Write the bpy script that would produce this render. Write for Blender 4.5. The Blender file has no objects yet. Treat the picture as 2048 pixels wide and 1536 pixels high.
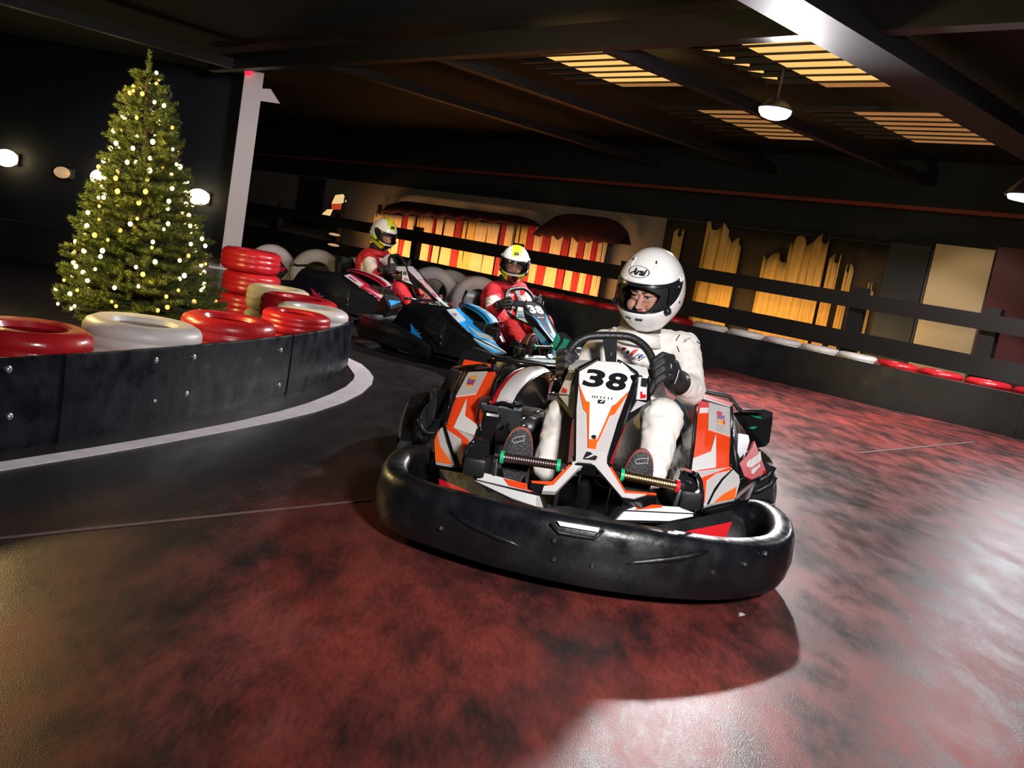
import bpy, bmesh, math, random
import numpy as np
from mathutils import Vector, Matrix

random.seed(7)
SC = bpy.context.scene
COL = SC.collection

# ------------------------------------------------------------------ camera
FPX = 1880.0
PITCH, ROLL, CAMH = math.radians(7.9), math.radians(10.0), 1.0
FW = Vector((0, math.cos(PITCH), -math.sin(PITCH)))
_U0 = Vector((0, math.sin(PITCH), math.cos(PITCH)))
_R0 = Vector((1, 0, 0))
RT = _R0 * math.cos(ROLL) + _U0 * math.sin(ROLL)
UP = -_R0 * math.sin(ROLL) + _U0 * math.cos(ROLL)
CP = Vector((0, 0, CAMH))
cam = bpy.data.cameras.new('camera')
cam.sensor_width = 36
cam.lens = 36 * FPX / 2048
cam.clip_start, cam.clip_end = 0.05, 200
camo = bpy.data.objects.new('camera', cam)
COL.objects.link(camo)
camo.matrix_world = Matrix(((RT.x, UP.x, -FW.x, CP.x), (RT.y, UP.y, -FW.y, CP.y), (RT.z, UP.z, -FW.z, CP.z), (0, 0, 0, 1)))
SC.camera = camo

# ------------------------------------------------------------------ world, light, exposure
SC.view_settings.view_transform = 'Standard'
SC.view_settings.look = 'None'
SC.view_settings.exposure = 0.0
SC.view_settings.gamma = 1.0
SC.view_settings.use_curve_mapping = False
W = bpy.data.worlds.new('night')
SC.world = W
W.use_nodes = True
W.node_tree.nodes['Background'].inputs[0].default_value = (0.25, 0.42, 0.62, 1)
W.node_tree.nodes['Background'].inputs[1].default_value = 0.011


def lamp(name, kind, loc, energy, color=(1, 1, 1), size=0.3, target=None, spot=None, sy=None):
    d = bpy.data.lights.new(name, kind)
    d.energy = energy
    d.color = color
    if kind == 'AREA':
        d.size = size
        if sy:
            d.shape = 'RECTANGLE'
            d.size_y = sy
    else:
        d.shadow_soft_size = size
    if spot:
        d.spot_size = math.radians(spot)
        d.spot_blend = 0.3
    o = bpy.data.objects.new(name, d)
    COL.objects.link(o)
    o.location = loc
    if target is not None:
        o.rotation_euler = (Vector(target) - Vector(loc)).to_track_quat('-Z', 'Y').to_euler()
    return o


AX = Vector((-0.69, 0.72, 0)).normalized()      # along the hall's back wall
BX = Vector((0.72, 0.69, 0)).normalized()       # towards the back wall


def ab(a, b, z):
    return AX * a + BX * b + Vector((0, 0, z))


KEYS = dict(
    flash=lamp('camera_flash', 'AREA', (0.95, 0.15, 1.75), 51, (1.0, 0.97, 0.95), 0.35, (0.45, 3.8, 0.6)),
    track=lamp('track_lamp_light', 'SPOT', (1.9, 8.75, 2.54), 1150, (1.0, 0.95, 0.97), 0.09, (1.75, 7.3, 0), 154),
    right=lamp('right_lamp_light', 'SPOT', (5.35, 9.4, 2.4), 220, (0.95, 0.95, 1.0), 0.12, (5.0, 8.0, 0), 154),
    warm=lamp('warm_rim_light', 'AREA', (-3.3, 5.2, 1.3), 15, (1.0, 0.70, 0.26), 0.12, (0.2, 3.6, 0.2)),  # unseen warm light added for yellow rims on the kart's left
    tree=lamp('tree_fill_light', 'AREA', (-3.9, 4.3, 1.5), 60, (1.0, 0.80, 0.30), 0.5, (-2.5, 6.0, 1.0)),  # unseen light added in front of the fir to brighten its foliage
    col=lamp('column_wash', 'SPOT', (-1.8, 7.2, 2.3), 420, (1.0, 0.88, 0.88), 0.15, (-4.2, 13.0, 1.2), 32),
    gold=lamp('curtain_fill', 'AREA', ab(7.6, 12.0, 0.5), 17, (1.0, 0.62, 0.18), 3.4, ab(7.5, 13.0, 0.75), sy=0.3),  # unseen warm light put behind the fence to light the gold cloth
    red=lamp('canvas_fill', 'AREA', ab(15.2, 11.9, 0.5), 80, (1.0, 0.55, 0.22), 8.0, ab(15.2, 13.0, 0.7), sy=0.3),  # unseen warm light added to make the striped cloth glow
    panel=lamp('panel_light', 'SPOT', ab(5.3, 11.5, 2.2), 22, (1.0, 0.85, 0.62), 0.15, ab(5.0, 13.0, 1.0), 70),
    wash=lamp('barrier_fill', 'SPOT', (4.4, 9.2, 2.75), 420, (1.0, 0.95, 0.95), 0.15, (4.5, 11.5, 0.6), 66),  # unseen spot added to brighten the tyres on the far barrier
    back=lamp('fence_fill', 'AREA', (0.6, 6.9, 2.5), 42, (1.0, 0.93, 0.93), 0.6, (-0.6, 9.6, 0.4)),
)
KEYS['flash'].data.spread = math.radians(92)
for k in ('gold', 'red', 'back', 'tree', 'warm'):
    KEYS[k].data.spread = math.radians(110)


# ------------------------------------------------------------------ pixel to place helpers (frame of 2048 x 1536)
def ray(p):
    return FW + RT * ((p[0] - 1024) / FPX) + UP * ((768 - p[1]) / FPX)


def atz(p, z):
    d = ray(p)
    return CP + d * ((z - CP.z) / d.z)


def aty(p, y):
    d = ray(p)
    return CP + d * (y / d.y)


def atb(p, b):
    d = ray(p)
    return CP + d * (b / (d.x * BX.x + d.y * BX.y))


def atplane(p, pl):
    d = ray(p)
    return CP + d * ((pl[0] - CP).dot(pl[1]) / d.dot(pl[1]))


def plane3(*t):
    a, b, c = [aty(p, y) for p, y in t]
    n = (b - a).cross(c - a).normalized()
    if n.dot(CP - a) < 0:
        n = -n
    return (a, n)


# close studies of the photograph: local coordinates of a crop to the frame
def crop(x0, y0, s):
    return lambda *p: [(x0 + u / s, y0 + v / s) for u, v in p]


A_ = crop(760, 660, 4.518)
B_ = crop(1050, 660, 5.12)
C_ = crop(1200, 740, 4.5175)
D_ = crop(760, 880, 4.267)
E_ = crop(1160, 880, 4.518)


# ------------------------------------------------------------------ materials
def mat(name, col, rough=0.5, metal=0.0, vary=0.0, scale=6.0, bump=0.0, bscale=60.0, emit=None, estr=1.0, coat=0.0, rvary=0.0, spec=0.5, coords='Object'):
    m = bpy.data.materials.new(name)
    m.use_nodes = True
    nt = m.node_tree
    b = nt.nodes['Principled BSDF']
    c = (col[0], col[1], col[2], 1)
    b.inputs['Base Color'].default_value = c
    b.inputs['Roughness'].default_value = rough
    b.inputs['Metallic'].default_value = metal
    b.inputs['Specular IOR Level'].default_value = spec
    if coat:
        b.inputs['Coat Weight'].default_value = coat
        b.inputs['Coat Roughness'].default_value = 0.08
    if emit:
        b.inputs['Emission Color'].default_value = (emit[0], emit[1], emit[2], 1)
        b.inputs['Emission Strength'].default_value = estr
    if vary or bump or rvary:
        tc = nt.nodes.new('ShaderNodeTexCoord')
    if vary or rvary:
        n = nt.nodes.new('ShaderNodeTexNoise')
        n.inputs['Scale'].default_value = scale
        n.inputs['Detail'].default_value = 5
        nt.links.new(tc.outputs[coords], n.inputs['Vector'])
    if vary:
        mx = nt.nodes.new('ShaderNodeMix')
        mx.data_type = 'RGBA'
        mx.inputs[6].default_value = tuple(max(0, v * (1 - vary)) for v in col) + (1,)
        mx.inputs[7].default_value = tuple(min(1, v * (1 + vary)) for v in col) + (1,)
        nt.links.new(n.outputs['Fac'], mx.inputs[0])
        nt.links.new(mx.outputs[2], b.inputs['Base Color'])
    if rvary:
        mr = nt.nodes.new('ShaderNodeMapRange')
        mr.inputs[1].default_value, mr.inputs[2].default_value = 0.3, 0.7
        mr.inputs[3].default_value, mr.inputs[4].default_value = max(0.03, rough - rvary), rough + rvary
        nt.links.new(n.outputs['Fac'], mr.inputs[0])
        nt.links.new(mr.outputs[0], b.inputs['Roughness'])
    if bump:
        n2 = nt.nodes.new('ShaderNodeTexNoise')
        n2.inputs['Scale'].default_value = bscale
        n2.inputs['Detail'].default_value = 3
        nt.links.new(tc.outputs[coords], n2.inputs['Vector'])
        bp = nt.nodes.new('ShaderNodeBump')
        bp.inputs['Strength'].default_value = bump
        bp.inputs['Distance'].default_value = 0.01
        nt.links.new(n2.outputs['Fac'], bp.inputs['Height'])
        nt.links.new(bp.outputs['Normal'], b.inputs['Normal'])
    return m


M = {}
M['black'] = mat('black_plastic', (0.012, 0.013, 0.015), 0.36, vary=0.3, rvary=0.1, scale=9, bump=0.12, bscale=35, spec=0.3)
M['bumper'] = mat('scuffed_bumper_plastic', (0.006, 0.007, 0.009), 0.36, vary=0.5, rvary=0.14, scale=14, bump=0.22, bscale=28)
M['gloss'] = mat('gloss_black', (0.008, 0.008, 0.010), 0.12, coat=0.4, rvary=0.05)
M['orange'] = mat('orange_vinyl', (0.90, 0.066, 0.012), 0.42, vary=0.06, spec=0.25)
M['orange2'] = mat('bright_orange_vinyl', (0.90, 0.13, 0.014), 0.42, vary=0.06, spec=0.25)
M['red'] = mat('red_vinyl', (0.62, 0.010, 0.018), 0.42, vary=0.1, spec=0.25)
M['white'] = mat('white_vinyl', (0.80, 0.79, 0.79), 0.3, vary=0.04, coat=0.2)
M['grey'] = mat('pale_grey_vinyl', (0.56, 0.53, 0.53), 0.32, vary=0.06, coat=0.2)
M['panel'] = mat('number_panel_vinyl', (0.82, 0.81, 0.80), 0.3, vary=0.03, coat=0.2)
M['digit'] = mat('number_ink', (0.008, 0.009, 0.012), 0.45, vary=0.1)
M['ink'] = mat('print_ink', (0.012, 0.012, 0.016), 0.5, vary=0.1)
M['print_white'] = mat('print_white', (0.8, 0.75, 0.74), 0.45, vary=0.06)
M['steel'] = mat('brushed_steel', (0.55, 0.54, 0.54), 0.28, 1.0, rvary=0.1)
M['dark_steel'] = mat('dark_steel', (0.10, 0.10, 0.11), 0.4, 0.8, rvary=0.1)
M['brass'] = mat('gold_roller_metal', (0.62, 0.44, 0.22), 0.3, 1.0, vary=0.1)
M['roller_dark'] = mat('dark_roller_metal', (0.16, 0.11, 0.11), 0.32, 0.9, vary=0.2)
M['green'] = mat('green_rubber', (0.01, 0.42, 0.16), 0.35, vary=0.1)
M['teal'] = mat('teal_plastic', (0.0, 0.20, 0.14), 0.4, vary=0.1)
M['sun_orange'] = mat('badge_orange', (0.8, 0.35, 0.06), 0.4, vary=0.05)
M['violet'] = mat('badge_violet', (0.18, 0.10, 0.30), 0.4, vary=0.05)
M['seat'] = mat('seat_shell', (0.008, 0.008, 0.010), 0.6, rvary=0.1)
M['tyre'] = mat('slick_rubber', (0.012, 0.012, 0.012), 0.6, vary=0.3, bump=0.2)
M['suit'] = mat('white_suit_cloth', (0.74, 0.70, 0.66), 0.8, vary=0.06, scale=5, bump=0.55, bscale=9)
M['skin'] = mat('skin', (0.62, 0.32, 0.23), 0.5, vary=0.08, scale=20)
M['lip'] = mat('lip', (0.42, 0.12, 0.11), 0.45, vary=0.08)
M['hair'] = mat('brown_hair', (0.035, 0.018, 0.012), 0.6, vary=0.4, scale=60)
M['eye'] = mat('eye_white', (0.7, 0.68, 0.66), 0.2, vary=0.03)
M['iris'] = mat('iris', (0.012, 0.010, 0.010), 0.15, vary=0.2)
M['glove'] = mat('black_glove', (0.014, 0.014, 0.017), 0.6, vary=0.3, bump=0.3, bscale=50)
M['glove_trim'] = mat('grey_glove_trim', (0.45, 0.45, 0.47), 0.5, vary=0.1)
M['sole'] = mat('speckled_sole', (0.032, 0.030, 0.032), 0.55, vary=0.9, scale=130, bump=0.6, bscale=130)
M['sole_edge'] = mat('sole_edge', (0.28, 0.08, 0.07), 0.5, vary=0.1)
M['shoe'] = mat('shoe_upper', (0.05, 0.012, 0.014), 0.6, vary=0.2)
M['helmet'] = mat('white_helmet_gloss', (0.84, 0.82, 0.81), 0.13, coat=0.6, vary=0.02)
M['lining'] = mat('helmet_lining', (0.008, 0.009, 0.011), 0.7, vary=0.2)
M['trim'] = mat('visor_trim', (0.010, 0.011, 0.014), 0.25, vary=0.2)
M['collar'] = mat('brown_scarf', (0.10, 0.065, 0.04), 0.8, vary=0.5, scale=40)
M['rubber_grip'] = mat('wheel_grip', (0.013, 0.013, 0.015), 0.42, vary=0.2, bump=0.2, bscale=120)
M['chest_red'] = mat('chest_red_print', (0.72, 0.02, 0.03), 0.6, vary=0.05)
M['chest_blue'] = mat('chest_blue_print', (0.03, 0.07, 0.28), 0.6, vary=0.05)


def visor_mat(name, tint, gl):
    m = bpy.data.materials.new(name)
    m.use_nodes = True
    nt = m.node_tree
    nt.nodes.remove(nt.nodes['Principled BSDF'])
    t = nt.nodes.new('ShaderNodeBsdfTransparent')
    t.inputs[0].default_value = tint
    g = nt.nodes.new('ShaderNodeBsdfGlossy')
    g.inputs[1].default_value = 0.05
    f = nt.nodes.new('ShaderNodeFresnel')
    f.inputs[0].default_value = gl
    x = nt.nodes.new('ShaderNodeMixShader')
    nt.links.new(f.outputs[0], x.inputs[0])
    nt.links.new(t.outputs[0], x.inputs[1])
    nt.links.new(g.outputs[0], x.inputs[2])
    nt.links.new(x.outputs[0], nt.nodes['Material Output'].inputs[0])
    return m


M['visor'] = visor_mat('clear_visor', (0.86, 0.86, 0.88, 1), 1.35)


# ------------------------------------------------------------------ mesh building
class G:
    """collects shapes; build() links them as one mesh object"""

    def __init__(self):
        self.v, self.f = [], []

    def add(self, vf):
        o = len(self.v)
        self.v += [Vector(p) for p in vf[0]]
        self.f += [tuple(i + o for i in q) for q in vf[1]]
        return self


def newobj(name, vf, m, parent=None, origin=None, smooth=False, kind=None):
    """origin: world point that becomes the local zero (for a child: its root's location)"""
    if isinstance(vf, G):
        vf = (vf.v, vf.f)
    o0 = Vector((0, 0, 0))
    root = parent
    while root is not None and root.parent is not None:
        root = root.parent
    if root is not None:
        o0 = Vector(root.location)
    elif origin is not None:
        o0 = Vector(origin)
    me = bpy.data.meshes.new(name)
    me.from_pydata([tuple(Vector(p) - o0) for p in vf[0]], [], vf[1])
    me.validate()
    me.update()
    bm = bmesh.new()
    bm.from_mesh(me)
    bmesh.ops.recalc_face_normals(bm, faces=bm.faces)
    bm.to_mesh(me)
    bm.free()
    me.materials.append(m)
    if smooth:
        me.polygons.foreach_set('use_smooth', [True] * len(me.polygons))
        if smooth != 'all':
            me.set_sharp_from_angle(angle=math.radians(smooth if isinstance(smooth, (int, float)) and smooth > 1 else 40))
    o = bpy.data.objects.new(name, me)
    COL.objects.link(o)
    if parent is not None:
        o.parent = parent
    elif origin is not None:
        o.location = origin
    if kind:
        o['kind'] = kind
    return o


def empty(name, loc, label=None, cat=None, group=None):
    o = bpy.data.objects.new(name, None)
    o.empty_display_size = 0.1
    COL.objects.link(o)
    o.location = loc
    return tag(o, label, cat, group)


def tag(o, label=None, cat=None, group=None):
    if label:
        o['label'] = label
    if cat:
        o['category'] = cat
    if group:
        o['group'] = group
    return o


def structure(o):
    o['kind'] = 'structure'
    return o


def plate(pts, thick, n=None):
    """flat polygon extruded backwards (away from n)"""
    pts = [Vector(p) for p in pts]
    if n is None:
        n = Vector((0, 0, 0))
        for i in range(len(pts)):
            n += pts[i].cross(pts[(i + 1) % len(pts)])
        n.normalize()
    k = len(pts)
    v = pts + [p - n * thick for p in pts]
    f = [tuple(range(k)), tuple(range(2 * k - 1, k - 1, -1))]
    f += [(i, (i + 1) % k, (i + 1) % k + k, i + k) for i in range(k)]
    return v, f


def box(c, s, rz=0.0, bev=0.0, mtx=None):
    c, s = Vector(c), Vector(s) * 0.5
    if bev <= 0:
        v = [Vector((x * s.x, y * s.y, z * s.z)) for z in (-1, 1) for y in (-1, 1) for x in (-1, 1)]
        f = [(0, 2, 3, 1), (4, 5, 7, 6), (0, 1, 5, 4), (2, 6, 7, 3), (0, 4, 6, 2), (1, 3, 7, 5)]
    else:
        bm = bmesh.new()
        bmesh.ops.create_cube(bm, size=2.0)
        for q in bm.verts:
            q.co = Vector((q.co.x * s.x, q.co.y * s.y, q.co.z * s.z))
        bmesh.ops.bevel(bm, geom=bm.edges[:], offset=min(bev, min(s) * 0.95), segments=2, affect='EDGES', profile=0.6)
        bm.verts.ensure_lookup_table()
        v = [q.co.copy() for q in bm.verts]
        f = [tuple(q.index for q in g.verts) for g in bm.faces]
        bm.free()
    if mtx is None:
        mtx = Matrix.Rotation(rz, 3, 'Z')
    return [mtx @ p + c for p in v], f


def boxab(a0, a1, b0, b1, z0, z1, bev=0.0):
    """box aligned with the hall's axes"""
    c = ab((a0 + a1) / 2, (b0 + b1) / 2, (z0 + z1) / 2)
    return box(c, (abs(a1 - a0), abs(b1 - b0), abs(z1 - z0)), bev=bev, mtx=Matrix((AX, -BX, (0, 0, 1))).transposed())


def beam(p, q, w, h, up=Vector((0, 0, 1))):
    p, q = Vector(p), Vector(q)
    d = (q - p).normalized()
    s = d.cross(up).normalized()
    u = s.cross(d)
    v, f = [], [(0, 1, 2, 3), (7, 6, 5, 4)] + [(i, (i + 1) % 4 + 0, (i + 1) % 4 + 4, i + 4) for i in range(4)]
    for c in (p, q):
        for i, j in ((-1, -1), (1, -1), (1, 1), (-1, 1)):
            v.append(c + s * (i * w / 2) + u * (j * h / 2))
    return v, f


def tube(path, r, n=10, closed=False, flat=1.0):
    path = [Vector(p) for p in path]
    k = len(path)
    rr = r if isinstance(r, (list, tuple)) else [r] * k
    v, f = [], []
    prev = None
    for i in range(k):
        if closed:
            t = path[(i + 1) % k] - path[i - 1]
        else:
            t = path[min(i + 1, k - 1)] - path[max(i - 1, 0)]
        t.normalize()
        if prev is None:
            prev = t.orthogonal().normalized()
        x = (prev - t * prev.dot(t)).normalized()
        prev = x
        y = t.cross(x)
        for j in range(n):
            a = 2 * math.pi * j / n
            v.append(path[i] + x * (math.cos(a) * rr[i]) + y * (math.sin(a) * rr[i] * flat))
    for i in range(k if closed else k - 1):
        for j in range(n):
            a, b = i * n + j, i * n + (j + 1) % n
            c, d = ((i + 1) % k) * n + (j + 1) % n, ((i + 1) % k) * n + j
            f.append((a, b, c, d))
    if not closed:
        f.append(tuple(range(n - 1, -1, -1)))
        f.append(tuple(range((k - 1) * n, k * n)))
    return v, f


def loft(rings, cap=True, close_ring=True):
    n = len(rings[0])
    v = [Vector(p) for r in rings for p in r]
    f = []
    for i in range(len(rings) - 1):
        for j in range(n if close_ring else n - 1):
            f.append((i * n + j, i * n + (j + 1) % n, (i + 1) * n + (j + 1) % n, (i + 1) * n + j))
    if cap and close_ring:
        f.append(tuple(range(n - 1, -1, -1)))
        f.append(tuple(range((len(rings) - 1) * n, len(rings) * n)))
    return v, f


def lathe(profile, n=32, c=(0, 0, 0), mtx=None, closed=True):
    """profile of (radius, height); axis z; closed: the profile is a closed loop"""
    v, f = [], []
    k = len(profile)
    c = Vector(c)
    for i in range(n):
        a = 2 * math.pi * i / n
        for r, z in profile:
            p = Vector((r * math.cos(a), r * math.sin(a), z))
            v.append((mtx @ p if mtx else p) + c)
    for i in range(n):
        for j in range(k if closed else k - 1):
            f.append((i * k + j, ((i + 1) % n) * k + j, ((i + 1) % n) * k + (j + 1) % k, i * k + (j + 1) % k))
    if not closed:
        f.append(tuple(i * k for i in range(n)))
        f.append(tuple((n - 1 - i) * k + k - 1 for i in range(n)))
    return v, f


def ellipsoid(c, r, mtx=None, nu=20, nv=12):
    v, f = [], []
    c = Vector(c)
    for j in range(1, nv):
        e = math.pi * j / nv - math.pi / 2
        for i in range(nu):
            a = 2 * math.pi * i / nu
            p = Vector((r[0] * math.cos(e) * math.cos(a), r[1] * math.cos(e) * math.sin(a), r[2] * math.sin(e)))
            v.append((mtx @ p if mtx else p) + c)
    for j in range(nv - 2):
        for i in range(nu):
            f.append((j * nu + i, j * nu + (i + 1) % nu, (j + 1) * nu + (i + 1) % nu, (j + 1) * nu + i))
    b, t = Vector((0, 0, -r[2])), Vector((0, 0, r[2]))
    v += [(mtx @ b if mtx else b) + c, (mtx @ t if mtx else t) + c]
    k = len(v)
    f += [((i + 1) % nu, i, k - 2) for i in range(nu)]
    f += [((nv - 2) * nu + i, (nv - 2) * nu + (i + 1) % nu, k - 1) for i in range(nu)]
    return v, f


def capsule(p, q, r0, r1, n=14, ends=4):
    p, q = Vector(p), Vector(q)
    d = (q - p).normalized()
    path, rr = [], []
    for i in range(ends, -1, -1):
        a = math.pi / 2 * i / (ends + 0.3)
        path.append(p - d * (r0 * math.sin(a)))
        rr.append(r0 * math.cos(a))
    for t in (0.33, 0.66):
        path.append(p.lerp(q, t))
        rr.append(r0 + (r1 - r0) * t)
    for i in range(0, ends + 1):
        a = math.pi / 2 * i / (ends + 0.3)
        path.append(q + d * (r1 * math.sin(a)))
        rr.append(r1 * math.cos(a))
    return tube(path, rr, n)


def hull(pts):
    bm = bmesh.new()
    for p in pts:
        bm.verts.new(p)
    r = bmesh.ops.convex_hull(bm, input=bm.verts[:])
    bmesh.ops.delete(bm, geom=[g for g in set(r['geom_interior'] + r['geom_unused']) if isinstance(g, bmesh.types.BMVert)], context='VERTS')
    bmesh.ops.bevel(bm, geom=bm.edges[:], offset=0.006, segments=2, affect='EDGES', clamp_overlap=True)
    bm.verts.index_update()
    v = [q.co.copy() for q in bm.verts]
    f = [tuple(q.index for q in g.verts) for g in bm.faces]
    bm.free()
    return v, f


def fuse(name, vf, voxel, smooth_it, m, parent, subd=0):
    """closed shapes melted into one continuous surface"""
    o = newobj(name, vf, m, parent, smooth='all')
    r = o.modifiers.new('r', 'REMESH')
    r.mode = 'VOXEL'
    r.voxel_size = voxel
    r.use_smooth_shade = True
    s = o.modifiers.new('s', 'SMOOTH')
    s.factor = 0.5
    s.iterations = smooth_it
    dg = bpy.context.evaluated_depsgraph_get()
    me = bpy.data.meshes.new_from_object(o.evaluated_get(dg))
    o.modifiers.clear()
    me.name = name
    if not me.materials:
        me.materials.append(m)
    me.polygons.foreach_set('use_smooth', [True] * len(me.polygons))
    o.data = me
    return o


_tc = {}


def text2d(s, size=1.0, shear=0.0, offset=0.0, extr=0.0, sx=1.0):
    """lettering as flat outlines in x, y, centred on zero; cap height about size"""
    cu = bpy.data.curves.new('lettering', 'FONT')
    cu.body = s
    cu.size = size * 1.37
    cu.shear = shear
    cu.offset = offset
    cu.extrude = extr
    cu.resolution_u = 4
    cu.align_x = 'CENTER'
    o = bpy.data.objects.new('lettering', cu)
    COL.objects.link(o)
    dg = bpy.context.evaluated_depsgraph_get()
    me = bpy.data.meshes.new_from_object(o.evaluated_get(dg))
    v = [Vector((p.co.x * sx, p.co.y, p.co.z)) for p in me.vertices]
    f = [tuple(p.vertices) for p in me.polygons]
    bpy.data.objects.remove(o)
    bpy.data.meshes.remove(me)
    bpy.data.curves.remove(cu)
    ys = [p.y for p in v]
    xs = [p.x for p in v]
    c = Vector(((min(xs) + max(xs)) / 2, (min(ys) + max(ys)) / 2, 0))
    return [p - c for p in v], f


def onplane(vf, o, x, y, n):
    return [o + x * p.x + y * p.y + n * p.z for p in vf[0]], vf[1]


def copy_tree(o, parent=None, remap=None, skip=()):
    c = o.copy()
    COL.objects.link(c)
    c.parent = parent
    if remap and o.type == 'MESH':
        for i, s in enumerate(c.material_slots):
            new = remap.get(s.material.name) if s.material else None
            if new:
                s.link = 'OBJECT'
                s.material = new
    for ch in list(o.children):
        if ch.name.split('.')[0] not in skip:
            copy_tree(ch, c, remap, skip)
    return c
# ================================================================== SETTING
# ---- floor: black asphalt with worn red paint, slightly polished
def floor_material():
    m = bpy.data.materials.new('worn_red_track')
    m.use_nodes = True
    nt = m.node_tree
    L = nt.links.new
    b = nt.nodes['Principled BSDF']
    tc = nt.nodes.new('ShaderNodeTexCoord')

    def noise(scale, vec, detail=5, rough=0.55):
        n = nt.nodes.new('ShaderNodeTexNoise')
        n.inputs['Scale'].default_value = scale
        n.inputs['Detail'].default_value = detail
        n.inputs['Roughness'].default_value = rough
        L(vec, n.inputs['Vector'])
        return n.outputs['Fac']

    def mapping(scale, rot=0.0):
        mp = nt.nodes.new('ShaderNodeMapping')
        mp.inputs['Scale'].default_value = scale
        mp.inputs['Rotation'].default_value = (0, 0, rot)
        L(tc.outputs['Object'], mp.inputs['Vector'])
        return mp.outputs[0]

    def mrange(v, a, c, lo=0.0, hi=1.0):
        r = nt.nodes.new('ShaderNodeMapRange')
        r.interpolation_type = 'SMOOTHSTEP'
        for i, x in enumerate((a, c, lo, hi)):
            r.inputs[i + 1].default_value = x
        L(v, r.inputs[0])
        return r.outputs[0]

    def math2(op, a, c):
        k = nt.nodes.new('ShaderNodeMath')
        k.operation = op
        for i, x in enumerate((a, c)):
            if isinstance(x, (int, float)):
                k.inputs[i].default_value = x
            else:
                L(x, k.inputs[i])
        return k.outputs[0]

    big = noise(1.6, mapping((1.0, 0.75, 1), 0.25))
    mid = noise(6.0, mapping((1.2, 0.5, 1), 0.45), 7, 0.62)
    fine = noise(70.0, mapping((1.5, 0.35, 1), 0.5), 4, 0.6)
    # the painted racing surface lies right of a line curving past the kerb
    sx = nt.nodes.new('ShaderNodeSeparateXYZ')
    L(tc.outputs['Object'], sx.inputs[0])
    edge = math2('ADD', math2('MULTIPLY', sx.outputs[0], 0.75), math2('MULTIPLY', sx.outputs[1], -0.42))
    zone = mrange(math2('ADD', edge, math2('MULTIPLY', big, 1.2)), -1.75, -0.35)
    far = mrange(sx.outputs[0], 0.55, 1.3)
    zone = math2('MAXIMUM', zone, math2('MULTIPLY', far, 0.75))
    wear = mrange(math2('ADD', math2('MULTIPLY', big, 0.5), math2('MULTIPLY', mid, 0.6)), 0.38, 0.72)
    wear = math2('MULTIPLY', wear, zone)
    wear = math2('MULTIPLY', wear, mrange(fine, 0.2, 0.62, 0.55, 1.0))
    base = nt.nodes.new('ShaderNodeMix')
    base.data_type = 'RGBA'
    base.inputs[6].default_value = (0.010, 0.009, 0.010, 1)
    base.inputs[7].default_value = (0.024, 0.019, 0.021, 1)
    L(fine, base.inputs[0])
    mx = nt.nodes.new('ShaderNodeMix')
    mx.data_type = 'RGBA'
    mx.inputs[7].default_value = (0.28, 0.046, 0.036, 1)
    L(wear, mx.inputs[0])
    L(base.outputs[2], mx.inputs[6])
    L(mx.outputs[2], b.inputs['Base Color'])
    L(mrange(math2('ADD', math2('MULTIPLY', mid, 0.7), math2('MULTIPLY', fine, 0.3)), 0.35, 0.65, 0.30, 0.46), b.inputs['Roughness'])
    b.inputs['Specular IOR Level'].default_value = 0.5
    bp = nt.nodes.new('ShaderNodeBump')
    bp.inputs['Strength'].default_value = 0.25
    bp.inputs['Distance'].default_value = 0.004
    L(noise(240.0, mapping((1, 1, 1)), 3), bp.inputs['Height'])
    L(bp.outputs['Normal'], b.inputs['Normal'])
    return m


M['floor'] = floor_material()
structure(newobj('floor', plate([(-40, -6, 0), (30, -6, 0), (30, 50, 0), (-40, 50, 0)], 0.2, Vector((0, 0, 1))), M['floor']))

M['line'] = mat('scuffed_white_paint', (0.82, 0.74, 0.78), 0.5, vary=0.25, scale=14)
M['joint'] = mat('floor_joint_filler', (0.15, 0.09, 0.09), 0.5, vary=0.6, scale=25)
M['belt'] = mat('black_rubber_belt', (0.006, 0.008, 0.012), 0.36, spec=0.22, vary=0.5, rvary=0.16, scale=10, bump=0.3, bscale=14)
M['belt_far'] = mat('dull_rubber_belt', (0.006, 0.007, 0.010), 0.5, vary=0.4, rvary=0.1, scale=6, bump=0.2, bscale=10)
M['void'] = mat('blackened_roof', (0.004, 0.008, 0.012), 0.75, vary=0.3, scale=2)
M['steelwork'] = mat('dark_painted_steel', (0.022, 0.018, 0.018), 0.45, vary=0.3, scale=3)
M['steel_lit'] = mat('lit_painted_steel', (0.030, 0.027, 0.032), 0.6, spec=0.15, vary=0.3, scale=3)  # roof steel coloured lighter for beams lit by nearby lamps
M['redbeam'] = mat('red_glow_beam', (0.20, 0.028, 0.018), 0.6, vary=0.7, scale=1.4)  # red light glowing along the beam, put into its colour
M['wall'] = mat('beige_cladding', (0.20, 0.155, 0.125), 0.7, vary=0.15, scale=1.5)
M['navy'] = mat('navy_wall', (0.012, 0.016, 0.026), 0.6, vary=0.3, scale=0.6)
M['fence'] = mat('black_stained_board', (0.010, 0.009, 0.009), 0.7, vary=0.4, scale=4)
M['column'] = mat('white_gloss_steel', (0.72, 0.64, 0.66), 0.4, vary=0.06, scale=4)
M['gold'] = mat('gold_cloth', (0.62, 0.36, 0.09), 0.75, vary=0.25, scale=7)
M['browncloth'] = mat('dark_brown_cloth', (0.03, 0.018, 0.009), 0.85, vary=0.4, scale=5)
M['cream'] = mat('cream_cloth', (0.62, 0.42, 0.22), 0.75, vary=0.15, scale=5)
M['redcloth'] = mat('red_canvas', (0.34, 0.006, 0.008), 0.7, vary=0.3, scale=4)
M['darkred'] = mat('dark_red_board', (0.08, 0.008, 0.016), 0.6, vary=0.2)
M['creamboard'] = mat('cream_board', (0.50, 0.38, 0.22), 0.6, vary=0.1, scale=2)
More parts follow.
